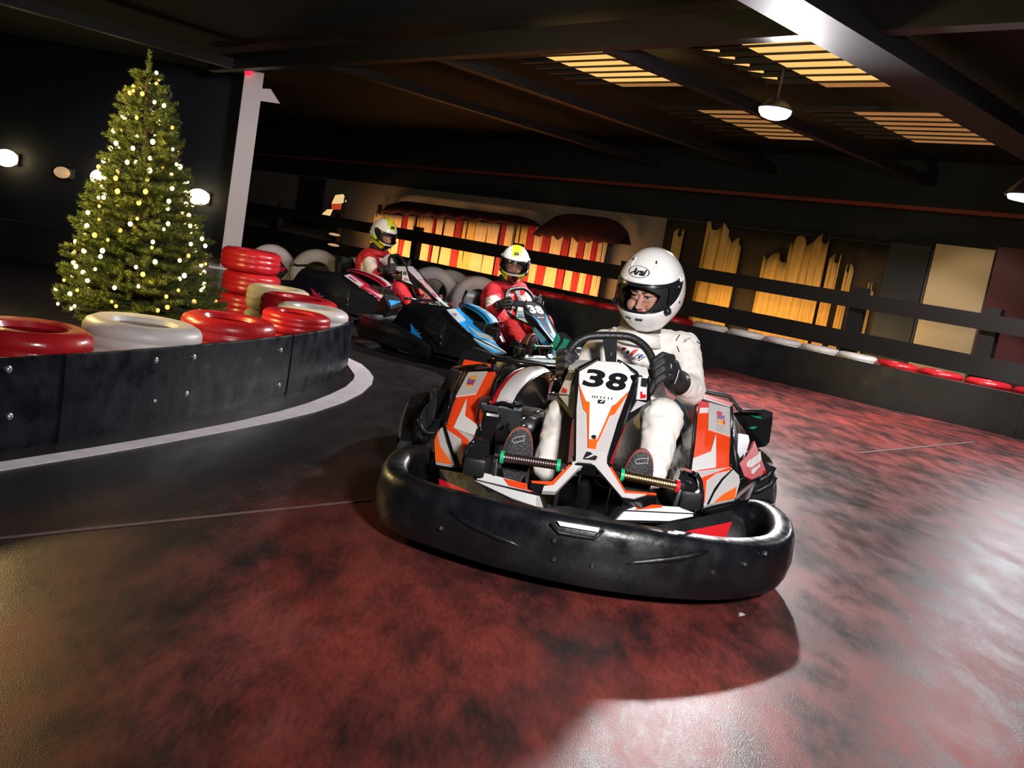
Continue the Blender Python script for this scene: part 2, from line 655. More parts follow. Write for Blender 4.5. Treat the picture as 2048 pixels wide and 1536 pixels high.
M['sky_amber'] = mat('amber_rooflight', (0.5, 0.36, 0.12), 0.5, emit=(1.0, 0.60, 0.17), estr=0.95)
M['sky_dim'] = mat('dim_amber_rooflight', (0.4, 0.25, 0.1), 0.5, emit=(0.9, 0.42, 0.13), estr=0.30)
M['lamp_white'] = mat('white_lamp_face', (0.9, 0.9, 0.9), 0.3, emit=(1, 0.97, 1.0), estr=7)
M['lamp_blue'] = mat('cold_lamp_face', (0.9, 0.9, 0.9), 0.3, emit=(0.85, 0.93, 1.0), estr=7)
M['lamp_warm'] = mat('warm_lamp_glass', (0.9, 0.8, 0.6), 0.3, emit=(1.0, 0.74, 0.36), estr=9)
M['lamp_dim'] = mat('dim_warm_lamp_glass', (0.5, 0.35, 0.2), 0.3, emit=(1.0, 0.62, 0.3), estr=0.45)
M['red_led'] = mat('red_signal', (0.6, 0.02, 0.03), 0.3, emit=(1, 0.02, 0.05), estr=1.6)

# ---- painted white line that follows the kerb
lo_ = [(0, 972), (250, 930), (500, 890), (750, 847), (1000, 801), (1250, 754), (1500, 703), (1700, 655), (1850, 605), (1950, 555), (2005, 505), (2013, 470), (1990, 435), (1950, 400), (1890, 372)]
hi_ = [(0, 926), (250, 887), (500, 848), (750, 806), (1000, 762), (1250, 714), (1500, 655), (1650, 612), (1780, 562), (1865, 520), (1905, 482), (1912, 460), (1900, 440), (1885, 420), (1868, 395)]
q = crop(0, 580, 2.6947)
lo3 = [atz(p, 0.004) for p in q(*lo_)]
hi3 = [atz(p, 0.004) for p in q(*hi_)]
d0 = (lo3[0] - lo3[1]).normalized()
lo3.insert(0, lo3[0] + d0 * 1.5)
hi3.insert(0, hi3[0] + d0 * 1.5)
lo3.append(lo3[-1] + Vector((-0.55, 0.9, 0)))
hi3.append(hi3[-1] + Vector((-0.55, 0.9, 0)))
g = G()
for seg in ((0, 13), (13, len(lo3))):
    a, b = seg
    g2 = [[lo3[i], hi3[i], hi3[i] - Vector((0, 0, .003)), lo3[i] - Vector((0, 0, .003))] for i in range(a, min(b + 1, len(lo3)))]
    if a:
        g2[0] = [p + (g2[1][k] - p) * 0.06 for k, p in enumerate(g2[0])]
    g.add(loft(g2))
o = structure(newobj('trim_1', g, M['line']))

# ---- construction joints in the floor
for i, (p, r, w) in enumerate((((-60, 1082), (742, 999), 0.012), ((1715, 906), (1950, 884), 0.03), ((30, 1075), (50, 1073), 0.01))):
    if i == 2:
        break
    a, b = atz(p, 0.002), atz(r, 0.002)
    structure(newobj('trim_%d' % (i + 2), beam(a, b, w, 0.003), M['joint']))

# ---- roof: dark deck, steel beams, purlins and the amber rooflights between them
ZC = 3.0
structure(newobj('ceiling', boxab(-9, 32, -2, 5.95, 3.22, 3.4), M['void']))
structure(newobj('ceiling', boxab(-9, 32, 5.95, 18, 3.22, 3.4), M['void']))
bays = [  # a0 (left), a1 (right), b0, b1, n, cut, material
    (7.45, 6.38, 6.50, 8.02, 7, 0.10, 'sky_amber', 'amber slatted rooflight left of the bright round lamp, dark at its left end'),
    (4.98, 4.20, 6.47, 8.12, 7, 0.06, 'sky_amber', 'largest amber slatted rooflight, right of and above the bright lamp'),
    (7.25, 6.35, 9.05, 10.75, 7, 0.08, 'sky_dim', 'dim amber slatted rooflight right behind the bright lamp'),
    (5.25, 4.22, 9.05, 10.65, 7, 0.08, 'sky_dim', 'dim amber slatted rooflight at far right beside the big diagonal beam'),
]
for k, (a0, a1, b0, b1, n, cut, mm, lab) in enumerate(bays):
    root = empty('rooflight', ab((a0 + a1) / 2, (b0 + b1) / 2, 3.0), lab, 'rooflight')
    st = (b1 - b0) / n
    for i in range(n):
        c0 = b0 + st * i
        sk = -0.04 + 0.012 * i
        mk = 'sky_dim' if i == n - 1 else mm
        newobj('roof_pane', boxab(a0 + sk - 0.02 * i * 0.5, a1, c0 + 0.022, c0 + st - 0.022, 3.01, 3.04), M[mk], root)
        newobj('purlin', boxab(a0 + 0.5, a1 - 0.05, c0 - 0.022, c0 + 0.022, 3.0, 3.05), M['steelwork'], root)
    if k == 1:
        for i in range(6):
            c0 = b0 + st * (i + 0.25)
            newobj('roof_pane', plate([ab(5.42, c0, 3.01), ab(5.30, c0 + 0.09, 3.01), ab(5.34, c0 + 0.01, 3.01)], 0.02, Vector((0, 0, -1))), M[mm], root)
        t = atz((1000 + 1690 / 1.954, 0), 3.0)


def joist(name, p, q, w, h, m, lab):
    o = newobj(name, beam(p, q, w, h), m, origin=(Vector(p) + Vector(q)) / 2)
    tag(o, lab, 'beam')
    return o


joist('roof_beam', ab(14.2, 6.28, 2.98), ab(-1, 6.10, 3.00), 0.14, 0.22, M['steelwork'], 'dark brown roof beam running level from the white column to the right edge')
joist('roof_beam', ab(3.62, 3.5, 2.88), ab(3.70, 13.0, 2.88), 0.42, 0.16, M['steel_lit'], 'wide grey diagonal roof beam at upper right of the picture')
joist('roof_beam', ab(6.05, 6.25, 2.93), ab(6.05, 13.0, 2.93), 0.12, 0.12, M['steel_lit'], 'slim grey roof beam ending at the bright round lamp')
joist('roof_beam', ab(8.6, 6.2, 2.95), ab(8.6, 14.0, 2.95), 0.14, 0.12, M['steelwork'], 'dark roof beam, first one left of the amber rooflights')
joist('roof_beam', ab(11.0, 6.2, 2.95), ab(11.0, 14.0, 2.95), 0.14, 0.12, M['steelwork'], 'dark roof beam, second one left of the amber rooflights')
joist('roof_beam', ab(13.4, 2.0, 2.95), ab(13.4, 6.2, 2.95), 0.14, 0.14, M['steelwork'], 'dark roof beam running up left from the top of the white column')
joist('roof_beam', ab(26, 12.6, 2.42), ab(3.4, 12.6, 2.52), 0.10, 0.05, M['redbeam'], 'thin beam with painted red glow high along the back wall')

# ---- back wall with its boards
structure(newobj('wall_back', boxab(-4, 30, 13.05, 13.25, 0, 2.03), M['wall']))
structure(newobj('wall_back', boxab(-4, 30, 13.05, 13.25, 2.03, 3.22), M['void']))
structure(newobj('wall_left', box((-14.5, 17.2, 1.6), (18, 0.2, 3.2)), M['navy']))

tag(newobj('blocker', box((-9.6, 10.2, 0.2), (11.5, 0.1, 0.4)), M['navy'], origin=(-9.6, 10.2, 0)), 'low dark hoarding added behind the fir tree to hide lit floor at far left', 'blocker')  # dark board added only to cover the lit floor behind the tree

# ---- lamps
L1 = Vector((1.9, 8.75, 2.64))
t = empty('ceiling_lamp', L1, 'bright round white lamp hanging below the slim roof beam', 'lamp')
newobj('lamp_housing', lathe([(0.02, 0.10), (0.06, 0.10), (0.13, 0.045), (0.155, 0.02), (0.155, 0.008), (0.14, 0.008), (0.14, 0.02), (0.02, 0.03)], 28, L1), M['dark_steel'], t, smooth=True)
newobj('lamp_face', lathe([(0.0, 0.015), (0.145, 0.015), (0.142, -0.02), (0.115, -0.055), (0.06, -0.075), (0.0, -0.08)], 28, L1, closed=False), M['lamp_white'], t, smooth=True)
newobj('lamp_hook', tube([L1 + Vector((0, 0, .09)), L1 + Vector((0, 0, .36))], 0.012), M['dark_steel'], t)
P2 = aty((2060, 392), 9.0)
t = empty('ceiling_lamp', P2, 'cold white lamp cut by the right edge below the diagonal beam', 'lamp')
newobj('lamp_housing', lathe([(0.02, 0.16), (0.08, 0.16), (0.20, 0.03), (0.22, 0.0), (0.22, -0.012), (0.195, -0.012), (0.195, 0.0), (0.02, 0.02)], 28, P2), M['dark_steel'], t, smooth=True)
newobj('lamp_face', lathe([(0.0, 0.0), (0.193, 0.0), (0.18, -0.04), (0.0, -0.07)], 28, P2, closed=False), M['lamp_blue'], t, smooth=True)
newobj('lamp_hook', tube([P2 + Vector((0, 0, .15)), P2 + Vector((0, 0, .62))], 0.012), M['dark_steel'], t)

for px, rx, mk, lab in (((12, 316), 0.21, 'lamp_warm', 'warm wall lamp cut by the left edge of the picture'),
                        ((124, 345), 0.14, 'lamp_dim', 'dim amber reflection of a wall lamp between the left edge and the fir'),  # glowing shape stands in for the left lamp's reflection
                        ((204, 356), 0.21, 'lamp_warm', 'warm wall lamp behind the left side of the fir'),
                        ((397, 394), 0.20, 'lamp_warm', 'warm wall lamp behind the right side of the fir')):
    c = aty(px, 16.9)
    t = empty('wall_lamp', c + Vector((0, 0.2, 0)), lab, 'lamp')
    newobj('lamp_back', box(c + Vector((0, 0.13, 0)), (0.34, 0.08, 0.22), bev=0.03), M['dark_steel'], t)
    newobj('lamp_glass', ellipsoid(c, (rx, 0.11, rx * 0.72)), M[mk], t, smooth='all')

# ---- white column with a bracket and a red signal
cb = atz((510, 140), 2.96)
t = empty('steel_column', (cb.x, cb.y, 0), 'white painted steel column behind the red tyre stack', 'column')
rz = math.radians(20)
mz = Matrix.Rotation(rz, 3, 'Z')
wd = 0.27
g = G().add(box((cb.x, cb.y, 1.47), (wd, 0.03, 2.94), rz)).add(box(Vector((cb.x, cb.y, 1.47)) + mz @ Vector((0, 0.13, 0)), (wd, 0.03, 2.94), rz))
g.add(box(Vector((cb.x, cb.y, 1.47)) + mz @ Vector((0, 0.065, 0)), (0.03, 0.13, 2.94), rz))
newobj('column_shaft', g, M['column'], t)
c = Vector((cb.x, cb.y, 0))
newobj('bracket', plate([c + mz @ Vector(p) for p in ((wd / 2, -0.01, 2.72), (wd / 2, -0.01, 2.54), (wd / 2 + 0.28, -0.01, 2.56), (wd / 2 + 0.12, -0.01, 2.74))], 0.02, Vector((0, -1, 0))), M['column'], t)
newobj('signal_light', ellipsoid(c + mz @ Vector((-0.09, -0.06, 2.9)), (0.06, 0.05, 0.05)), M['red_led'], t, smooth='all')
newobj('base_plate', box((cb.x, cb.y, 0.015), (0.6, 0.6, 0.03), rz), M['column'], t)

# ---- dark board fence in front of the back wall
def fence(a0, a1, b, rails, posts, lab):
    r = empty('track_fence', ab((a0 + a1) / 2, b, 0), lab, 'fence')
    for z0, z1 in rails:
        newobj('rail', boxab(a0, a1, b - 0.03, b + 0.03, z0, z1), M['fence'], r)
    for a in posts:
        newobj('post', boxab(a - 0.09, a + 0.09, b + 0.03, b + 0.15, 0, rails[0][1] + 0.08), M['fence'], r)


fence(0.5, 9.6, 11.4, [(1.05, 1.24), (0.52, 0.75)], [0.8, 2.4, 4.25, 5.9, 9.3], 'dark board fence in front of the gold curtains at right')
fence(9.7, 24.0, 11.45, [(0.85, 1.08), (0.26, 0.52)], [9.9, 12.5, 15.5, 18.5, 21.2, 23.8], 'dark board fence in front of the red and cream canvas at centre')


# ---- curtains, canvas hoods and boards against the back wall
def drape(name, a0, a1, b, z0, z1, m, lab, group, seed, depth=0.045, folds=3.0, top=None):
    rnd = random.Random(seed)
    n, k = 26, 9
    ph = rnd.random() * 6
    rings = []
    v, f = [], []
    for j in range(k):
        t = j / (k - 1)
        for i in range(n):
            s = i / (n - 1)
            zt = z1 if top is None else top(s)
            dd = depth * math.sin(s * folds * 2 * math.pi + ph + 0.6 * math.sin(t * 3 + ph)) * (0.6 + 0.4 * t)
            v.append(ab(a0 + (a1 - a0) * s, b + dd, z0 + (zt - z0) * t))
    for j in range(k - 1):
        for i in range(n - 1):
            f.append((j * n + i, j * n + i + 1, (j + 1) * n + i + 1, (j + 1) * n + i))
    nv = len(v)
    v += [p + BX * 0.012 for p in v]
    f += [tuple(nv + i for i in reversed(q)) for q in f]
    for j in range(k - 1):
        for c in (0, n - 1):
            f.append((j * n + c, (j + 1) * n + c, nv + (j + 1) * n + c, nv + j * n + c))
    for i in range(n - 1):
        for r in (0, k - 1):
            f.append((r * n + i, r * n + i + 1, nv + r * n + i + 1, nv + r * n + i))
    o = newobj(name, (v, f), m, origin=ab((a0 + a1) / 2, b, z0), smooth='all')
    return tag(o, lab, 'curtain', group)


# gold cloth strips behind the right-hand fence: px left, px right at mid height, top row
strips = [((1348, 480), (1368, 480), 1.80, 'gold'), ((1408, 480), (1455, 480), 1.98, 'gold'), ((1455, 490), (1485, 490), 1.78, 'gold'), ((1525, 520), (1575, 520), 1.62, 'gold'),
          ((1575, 510), (1625, 510), 1.92, 'gold'), ((1625, 510), (1655, 510), 1.98, 'gold'), ((1658, 540), (1680, 540), 1.72, 'gold'), ((1690, 545), (1705, 545), 1.60, 'gold'), ((1738, 560), (1752, 560), 1.38, 'gold')]
names = ['narrow gold curtain strip just right of the white helmet', 'broad bright gold curtain, first to the right of the white helmet', 'gold curtain strip, second of the bright pair right of the helmet', 'short gold curtain left of the tall one at right centre', 'gold curtain in the middle of the right-hand curtain row', 'tallest gold curtain of the right-hand curtain row', 'thin gold curtain strip right of the tallest one', 'thin short gold strip near the fence post', 'last gold curtain sliver before the pale board']
for i, ((pl, pr, zt, mk), lab) in enumerate(zip(strips, names)):
    A0, A1 = atb(pl, 12.9), atb(pr, 12.9)
    a0, a1 = A0.dot(AX), A1.dot(AX)
    drape('gold_curtain', a0, a1, 12.88, 0.05, zt, M[mk], lab, 'gold curtains behind the right-hand fence', i, 0.04, 2.0, top=lambda s, zt=zt, i=i: zt + 0.07 * math.sin(9 * s + i))
drape('backdrop_cloth', atb((1325, 480), 12.98).dot(AX), atb((1800, 500), 12.98).dot(AX), 12.99, 0.02, 2.02, M['browncloth'], 'dark brown backdrop cloth behind the gold curtains', 'backdrop cloth', 50, 0.03, 14)

# red canvas hoods with cream cloth strips below, behind the centre fence
reds = [(748, 770, 'cream'), (770, 790, 'cream'), (790, 806, 'cream'), (806, 816, 'red'), (816, 832, 'cream'), (836, 850, 'dim'), (850, 866, 'cream'), (866, 872, 'red'), (872, 888, 'cream'), (888, 912, 'cream'), (912, 926, 'red'),
        (928, 950, 'dim'), (950, 975, 'cream'), (975, 1000, 'cream'), (1000, 1012, 'red'), (1012, 1030, 'cream'), (1034, 1054, 'dim'), (1054, 1072, 'red'), (1072, 1086, 'cream'), (1086, 1102, 'red'), (1102, 1126, 'cream'),
        (1126, 1142, 'red'), (1142, 1158, 'cream'), (1158, 1172, 'red'), (1172, 1186, 'cream'), (1186, 1198, 'red'), (1198, 1214, 'cream')]
cm = {'cream': 'cream', 'red': 'redcloth', 'dim': 'gold'}
M['hood'] = mat('dark_red_hood_canvas', (0.05, 0.004, 0.005), 0.8, vary=0.3, scale=3)
clusters = [(748, 833, 'striped cream and red curtain at the left end, by the farthest driver'), (834, 927, 'striped cream and red curtain, second from the left behind the fence'),
            (928, 1031, 'striped cream and red curtain just above the yellow helmet'), (1032, 1215, 'red curtain with narrow cream stripes left of the white helmet')]


def drape_vf(a0, a1, b, z0, zt, seed):
    o = drape('strip', a0, a1, b, z0, zt, M['cream'], 'x', None, seed, 0.03, 1.6)
    v = [o.matrix_basis @ q.co for q in o.data.vertices]
    f = [tuple(q.vertices) for q in o.data.polygons]
    me = o.data
    bpy.data.objects.remove(o)
    bpy.data.meshes.remove(me)
    return v, f


for c0, c1, lab in clusters:
    pm = atb(((c0 + c1) / 2, 440 + 0.12 * ((c0 + c1) / 2 - 750)), 12.8)
    root = empty('striped_curtain', (pm.x, pm.y, 0), lab, 'curtain', 'striped curtains under the canvas hoods')
    for i, (x0, x1, c) in enumerate(reds):
        if not c0 <= x0 <= c1:
            continue
        yc = 440 + 0.12 * (x0 - 750)
        a0, a1 = atb((x0, yc), 12.8).dot(AX), atb((x1, yc), 12.8).dot(AX)
        zt = 1.34 + (0.07 if c == 'red' else 0.0) + 0.012 * i
        v = drape_vf(a0, a1, 12.78, 0.3, zt, 100 + i)
        newobj('cloth_strip', v, M[cm[c]], root, smooth='all')
    a0, a1 = [atb((x, 440 + 0.12 * (x - 750)), 12.8).dot(AX) for x in (c0, c1)]
    newobj('curtain_rod', boxab(a0, a1, 12.74, 12.80, 0.22, 0.30), M['fence'], root)
    for a in (a0 - 0.1, a1 + 0.1):
        newobj('curtain_post', boxab(a - 0.04, a + 0.04, 12.80, 12.88, 0, 1.55), M['fence'], root)


def hood(pl, pr, zt, lab):
    a0, a1 = atb(pl, 12.6).dot(AX), atb(pr, 12.6).dot(AX)
    g = G()
    rings = []
    n = 18
    for i in range(n + 1):
        s = i / n
        e = min(s, 1 - s) * abs(a1 - a0) / 0.8
        h = math.sqrt(max(0, 1 - (1 - min(1, e)) ** 2)) if e < 1 else 1.0
        h = max(h, 0.06)
        a = a0 + (a1 - a0) * s
        zb = 1.37 + 0.3 * s * 0.9 * abs(a1 - a0) / 8
        prof = []
        for k in range(9):
            t = k / 8 * math.pi
            prof.append(ab(a, 12.62 - 0.16 * h * math.sin(t) + 0.3 * (1 - math.cos(t)) / 2, zb + (zt - zb) * h * (1 - math.cos(t)) / 2 - 0.05 * math.sin(s * 60) * (1 - k / 8)))
        rings.append(prof)
    o = newobj('canvas_hood', loft(rings), M['hood'], origin=ab((a0 + a1) / 2, 12.6, 1.5), smooth='all')
    tag(o, lab, 'canopy')


hood((752, 430), (1062, 450), 1.72, 'long dark red canvas hood with a rounded left end above the cream cloth')
hood((1062, 450), (1242, 470), 1.90, 'shorter dark red canvas hood with rounded ends right of the long one')


def board(p, w_px, z0, z1, m, b, lab, name='wall_board'):
    a0, a1 = atb(p, b).dot(AX), atb((p[0] + w_px, p[1] + 0.17 * w_px), b).dot(AX)
    o = newobj(name, boxab(a0, a1, b - 0.02, b + 0.02, z0, z1), m, origin=ab((a0 + a1) / 2, b, z0))
    return tag(o, lab, 'board')


board((1862, 540), 116, 0.05, 2.10, M['creamboard'], 12.95, 'pale cream board on the back wall at far right')
board((1982, 560), 130, 0.05, 2.15, M['darkred'], 12.95, 'dark maroon board beside the cream board at far right')
board((1775, 520), 80, 0.05, 2.05, M['navy'], 12.95, 'black board between gold curtains and the cream board')
board((596, 395), 50, 0.7, 2.0, M['navy'], 12.9, 'dark framed notice board right of the white column')

# lit sign hanging in the middle distance by the fence
sg = [(300, 415), (345, 330), (430, 265), (500, 255), (490, 300), (415, 330), (370, 415)]
t = empty('lit_sign', atb((668, 430), 12.2), 'small lit white and red sign left of the red canvas', 'sign')
qs = crop(580, 360, 5.12)
def atsign(p):
    return atb(p, 12.2)
M['sign_cream'] = mat('lit_sign_cream', (0.7, 0.6, 0.4), 0.4, emit=(1.0, 0.70, 0.30), estr=0.8)
M['sign_red'] = mat('lit_sign_red', (0.5, 0.05, 0.03), 0.4, emit=(0.85, 0.09, 0.03), estr=0.5)
newobj('sign_panel', plate([atsign(p) for p in qs((305, 415), (375, 410), (425, 300), (380, 300), (330, 345))], 0.04, -BX), M['sign_cream'], t)
newobj('sign_panel', plate([atsign(p) for p in qs((425, 240), (465, 155), (535, 145), (565, 220), (500, 240))], 0.04, -BX), M['sign_cream'], t)
newobj('sign_stripe', plate([atsign(p) for p in qs((425, 300), (425, 245), (515, 240), (505, 300))], 0.04, -BX), M['sign_red'], t)
newobj('sign_post', tube([atsign((690, 395)), atsign((684, 440)), Vector((*atsign((684, 440)).xy, 0.0))], 0.02), M['fence'], t)
for px, lab in (((669, 469), 'small yellow marker lamp below the lit sign'), ((667, 490), 'dim yellow marker lamp, lower of two below the lit sign')):
    c = atb(px, 11.2)
    t = empty('marker_lamp', c, lab, 'lamp')
    newobj('lamp_glass', ellipsoid(c, (0.13, 0.06, 0.03)), M['lamp_dim'], t, smooth='all')
    newobj('lamp_bracket', beam(c + Vector((0, 0.03, 0)), c + BX * 0.28, 0.05, 0.03), M['fence'], t)
# ================================================================== BARRIERS, TYRES, TREE
M['tyre_red'] = mat('red_painted_tyre', (0.46, 0.014, 0.020), 0.3, vary=0.25, scale=9, rvary=0.12, bump=0.25, bscale=18)
M['tyre_white'] = mat('white_painted_tyre', (0.62, 0.58, 0.56), 0.45, vary=0.16, scale=12, bump=0.35, bscale=16)
M['tyre_cream'] = mat('cream_painted_tyre', (0.55, 0.45, 0.30), 0.45, vary=0.2, scale=12, bump=0.3, bscale=16)
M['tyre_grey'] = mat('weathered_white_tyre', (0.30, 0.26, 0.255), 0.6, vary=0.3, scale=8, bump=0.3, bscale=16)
M['tyre_black'] = mat('black_tyre', (0.014, 0.014, 0.015), 0.55, vary=0.3)
M['bolt'] = mat('zinc_bolt', (0.6, 0.6, 0.62), 0.35, 0.9, rvary=0.05)

R_T, H_T = 0.235, 0.17
prof = [(0.125, -0.06), (0.135, -0.078), (0.19, -0.085), (0.222, -0.07), (0.233, -0.052), (0.235, -0.03), (0.231, -0.024), (0.231, -0.018), (0.236, -0.012), (0.236, 0.012), (0.231, 0.018), (0.231, 0.024), (0.235, 0.03),
        (0.233, 0.052), (0.222, 0.07), (0.19, 0.085), (0.150, 0.080), (0.135, 0.078), (0.125, 0.06), (0.140, 0.045), (0.205, 0.035), (0.212, 0.0), (0.205, -0.035), (0.140, -0.045)]
_proto = newobj('stacked_tyre', lathe(prof, 44), M['tyre_red'], origin=(0, 0, 0), smooth=50)
_bands = []
for zc in (-0.021, 0.021):
    _bands.append(zc)
TYRE_ME = _proto.data
bpy.data.objects.remove(_proto)


def tyre(c, m, lab, group, scale=1.0, rot=None, name='stacked_tyre'):
    o = bpy.data.objects.new(name, TYRE_ME)
    COL.objects.link(o)
    o.location = c
    o.scale = (scale, scale, scale)
    o.rotation_euler = rot or (0, 0, random.random() * 6)
    o.material_slots[0].link = 'OBJECT'
    o.material_slots[0].material = M[m]
    return tag(o, lab, 'tyre', group)


# belt of the near kerb (plan points unprojected from the foot of the barrier)
bp = [(0, 905), (75, 892), (150, 879), (240, 862), (330, 845), (420, 826), (500, 808), (570, 789), (630, 770), (668, 754), (690, 738)]
plan = [atz(p, 0) for p in bp]
d0 = (plan[0] - plan[1]).normalized()
plan = [plan[0] + d0 * 1.6, plan[0] + d0 * 0.8] + plan
tail = plan[-1]
plan += [tail + Vector((-0.05, 0.28, 0)), tail + Vector((-0.20, 0.62, 0)), tail + Vector((-0.48, 0.98, 0)), tail + Vector((-0.62, 1.14, 0))]


def smooth_path(pts, n):
    out = []
    for i in range(len(pts) - 1):
        p0, p1, p2, p3 = pts[max(i - 1, 0)], pts[i], pts[i + 1], pts[min(i + 2, len(pts) - 1)]
        for k in range(n):
            t = k / n
            out.append(0.5 * ((2 * p1) + (p2 - p0) * t + (2 * p0 - 5 * p1 + 4 * p2 - p3) * t * t + (3 * p1 - p0 - 3 * p2 + p3) * t ** 3))
    out.append(pts[-1])
    return out


def belt(name, path, h, cuts, m, lab, thick=0.02, side=1):
    r = empty(name, path[0], lab, 'barrier')
    for i in range(len(cuts) - 1):
        seg = path[cuts[i]:cuts[i + 1] + 1]
        if i < len(cuts) - 2:
            seg = seg + [path[cuts[i + 1]] + (path[cuts[i + 1] + 1] - path[cuts[i + 1]]) * 0.25]
        rings = []
        for k, p in enumerate(seg):
            t = (seg[min(k + 1, len(seg) - 1)] - seg[max(k - 1, 0)]).normalized()
            nn = Vector((t.y, -t.x, 0)) * side
            off = 0.006 * (i % 2)
            rings.append([p + nn * (off + w) + Vector((0, 0, z)) for w, z in ((0, 0.0), (0.004, 0.03), (0.004, h * 0.5), (0.0, h - 0.006), (-0.006, h), (-thick, h), (-thick, 0.0))])
        newobj('belt_sheet', loft(rings), m, r, smooth=40)
    return r


sp = smooth_path(plan, 4)
nb = len(sp) - 1
kerb = belt('kerb_barrier', sp, 0.34, [0, 14, 25, 36, 46, 54, nb], M['belt'], 'curved black rubber barrier with bolts around the near kerb at left')
for px in ((15, 738), (17, 832), (310, 720), (386, 714), (371, 787), (306, 801), (560, 700), (556, 770)):
    best = None
    d = ray(px)
    for i in range(len(sp) - 1):
        a, b = sp[i], sp[i + 1]
        # intersect the view ray with the vertical strip a-b
        nn = Vector((b.y - a.y, -(b.x - a.x), 0)).normalized()
        t = (a - CP).dot(nn) / d.dot(nn)
        P = CP + d * t
        s = (P - a).dot(b - a) / (b - a).length_squared
        if 0 <= s <= 1 and t > 0:
            best = (P, nn)
            break
    if best:
        P, nn = best
        newobj('bolt', lathe([(0, 0.014), (0.006, 0.013), (0.009, 0.009), (0.013, 0.008), (0.014, 0.0), (0.0, 0.0)], 10, P, Vector((0, 0, 1)).rotation_difference(nn).to_matrix(), closed=False), M['bolt'], kerb, smooth=True)

def belt_dist(P):
    best = 9
    for i in range(len(sp) - 1):
        a, b = sp[i], sp[i + 1]
        t = max(0, min(1, (Vector((P.x, P.y, 0)) - a).dot(b - a) / (b - a).length_squared))
        best = min(best, (Vector((P.x, P.y, 0)) - a.lerp(b, t)).length)
    return best


# seen centre of the top rim, half width in the picture, gap to the belt
row = [((62, 664), 128, 0, 'tyre_red', 'glossy red tyre on the kerb, cut by the left edge'),
       ((287, 662), 122, 0, 'tyre_white', 'white tyre on the kerb below the fir tree'),
       ((457, 655), 99, 0, 'tyre_red', 'red tyre right of the white tyre on the kerb'),
       ((592, 645), 72, 0, 'tyre_red', 'red tyre nearest the tip of the kerb'),
       ((626, 622), 72, 6.42, 'tyre_white', 'large white tyre at the kerb tip'),
       ((600, 600), 76, 7.0, 'tyre_red', 'red tyre behind the white tyre at the kerb tip'),
       ((558, 583), 62, 7.55, 'tyre_cream', 'cream tyre beside the tall red stack')]
for p, hw, gap, mk, lab in row:
    y = 2.6
    seen = False
    while y < 9:
        c = aty(p, y)
        dd = belt_dist(c)
        seen = seen or dd < 0.05
        R = hw * y / FPX * 0.94
        inside = c.x < -1.0 - 0.0 * y
        if dd >= R + 0.03 + gap and seen:
            break
        y += 0.02
    if gap > 1:
        y = gap
        R = hw * y / FPX
    c = aty(p, y)
    print('tyre', p, round(y, 2), 'z', round(c.z, 2), 'R', round(R, 2), [round(q, 2) for q in c], round(belt_dist(c), 2))
    sc = R / R_T
    h = H_T * min(sc, 1.15)
    zt = max(c.z, 0.40)
    n_ = max(2, round(zt / h))
    hh = zt / n_
    for k in range(n_):
        o = tyre((c.x, c.y, hh * (k + 0.5)), mk, lab if k == n_ - 1 else ('tyre under the ' + lab if k == n_ - 2 else 'bottom tyre below the ' + lab), None)
        o.scale = (sc, sc, hh / H_T)
c = aty((505, 499), 8.6)
hh = c.z / 3
for k in range(3):
    o = tyre((c.x + 0.03 * (k % 2), c.y, c.z - hh * (k + 0.5)), 'tyre_red', ['topmost tyre of the tall red stack right of the fir tree', 'middle tyre of the tall red stack by the fir', 'bottom tyre of the tall red stack by the fir'][k], None)
    o.scale = (1.13 - .03 * k, 1.13 - .03 * k, hh / H_T * 0.99)

# far barrier on the right
fb = [atz(p, 0) for p in ((1450, 740), (1700, 800), (1900, 846), (2048, 880))]
dl = (fb[0] - fb[1]).normalized()
fb = [fb[0] + Vector((-0.86, 0.51, 0)) * 4.6, fb[0] + Vector((-0.85, 0.53, 0)) * 2.4] + fb + [fb[-1] + (fb[-1] - fb[-2]) * 1.2]
fs = smooth_path(fb, 6)
far_barrier = belt('track_barrier', fs, 0.46, [0, 8, 15, 22, 29, len(fs) - 1], M['belt_far'], 'long black rubber barrier topped with white and red tyres at right', side=1)
Lc = [0.0]
for i in range(len(fs) - 1):
    Lc.append(Lc[-1] + (fs[i + 1] - fs[i]).length)
def along(s):
    for i in range(len(fs) - 1):
        if Lc[i + 1] >= s:
            t = (s - Lc[i]) / (Lc[i + 1] - Lc[i])
            return fs[i].lerp(fs[i + 1], t), (fs[i + 1] - fs[i]).normalized()
    return fs[-1], (fs[-1] - fs[-2]).normalized()
def to_px(P):
    v = Vector(P) - CP
    z = v.dot(FW)
    return 1024 + FPX * v.dot(RT) / z, 768 - FPX * v.dot(UP) / z
ORD = 'first second third fourth fifth sixth seventh eighth ninth tenth eleventh twelfth thirteenth fourteenth fifteenth sixteenth seventeenth eighteenth nineteenth twentieth'.split()
spots = []
s = 0.3
low = G()
me_v = [v.co.copy() for v in TYRE_ME.vertices]
me_f = [tuple(q.vertices) for q in TYRE_ME.polygons]
while s < Lc[-1] - 0.2:
    P, t = along(s)
    c = P + Vector((-t.y, t.x, 0)) * 0.27
    spots.append((c, to_px((c.x, c.y, 0.5))[0]))
    low.add(lathe([(0.12, 0.0), (0.225, 0.0), (0.235, 0.09), (0.225, 0.175), (0.235, 0.265), (0.225, 0.352), (0.12, 0.352)], 20, (c.x, c.y, 0)))
    s += 0.485
newobj('lower_tyres', low, M['tyre_black'], far_barrier, smooth=True, kind='stuff')
nw = nr = nl = 0
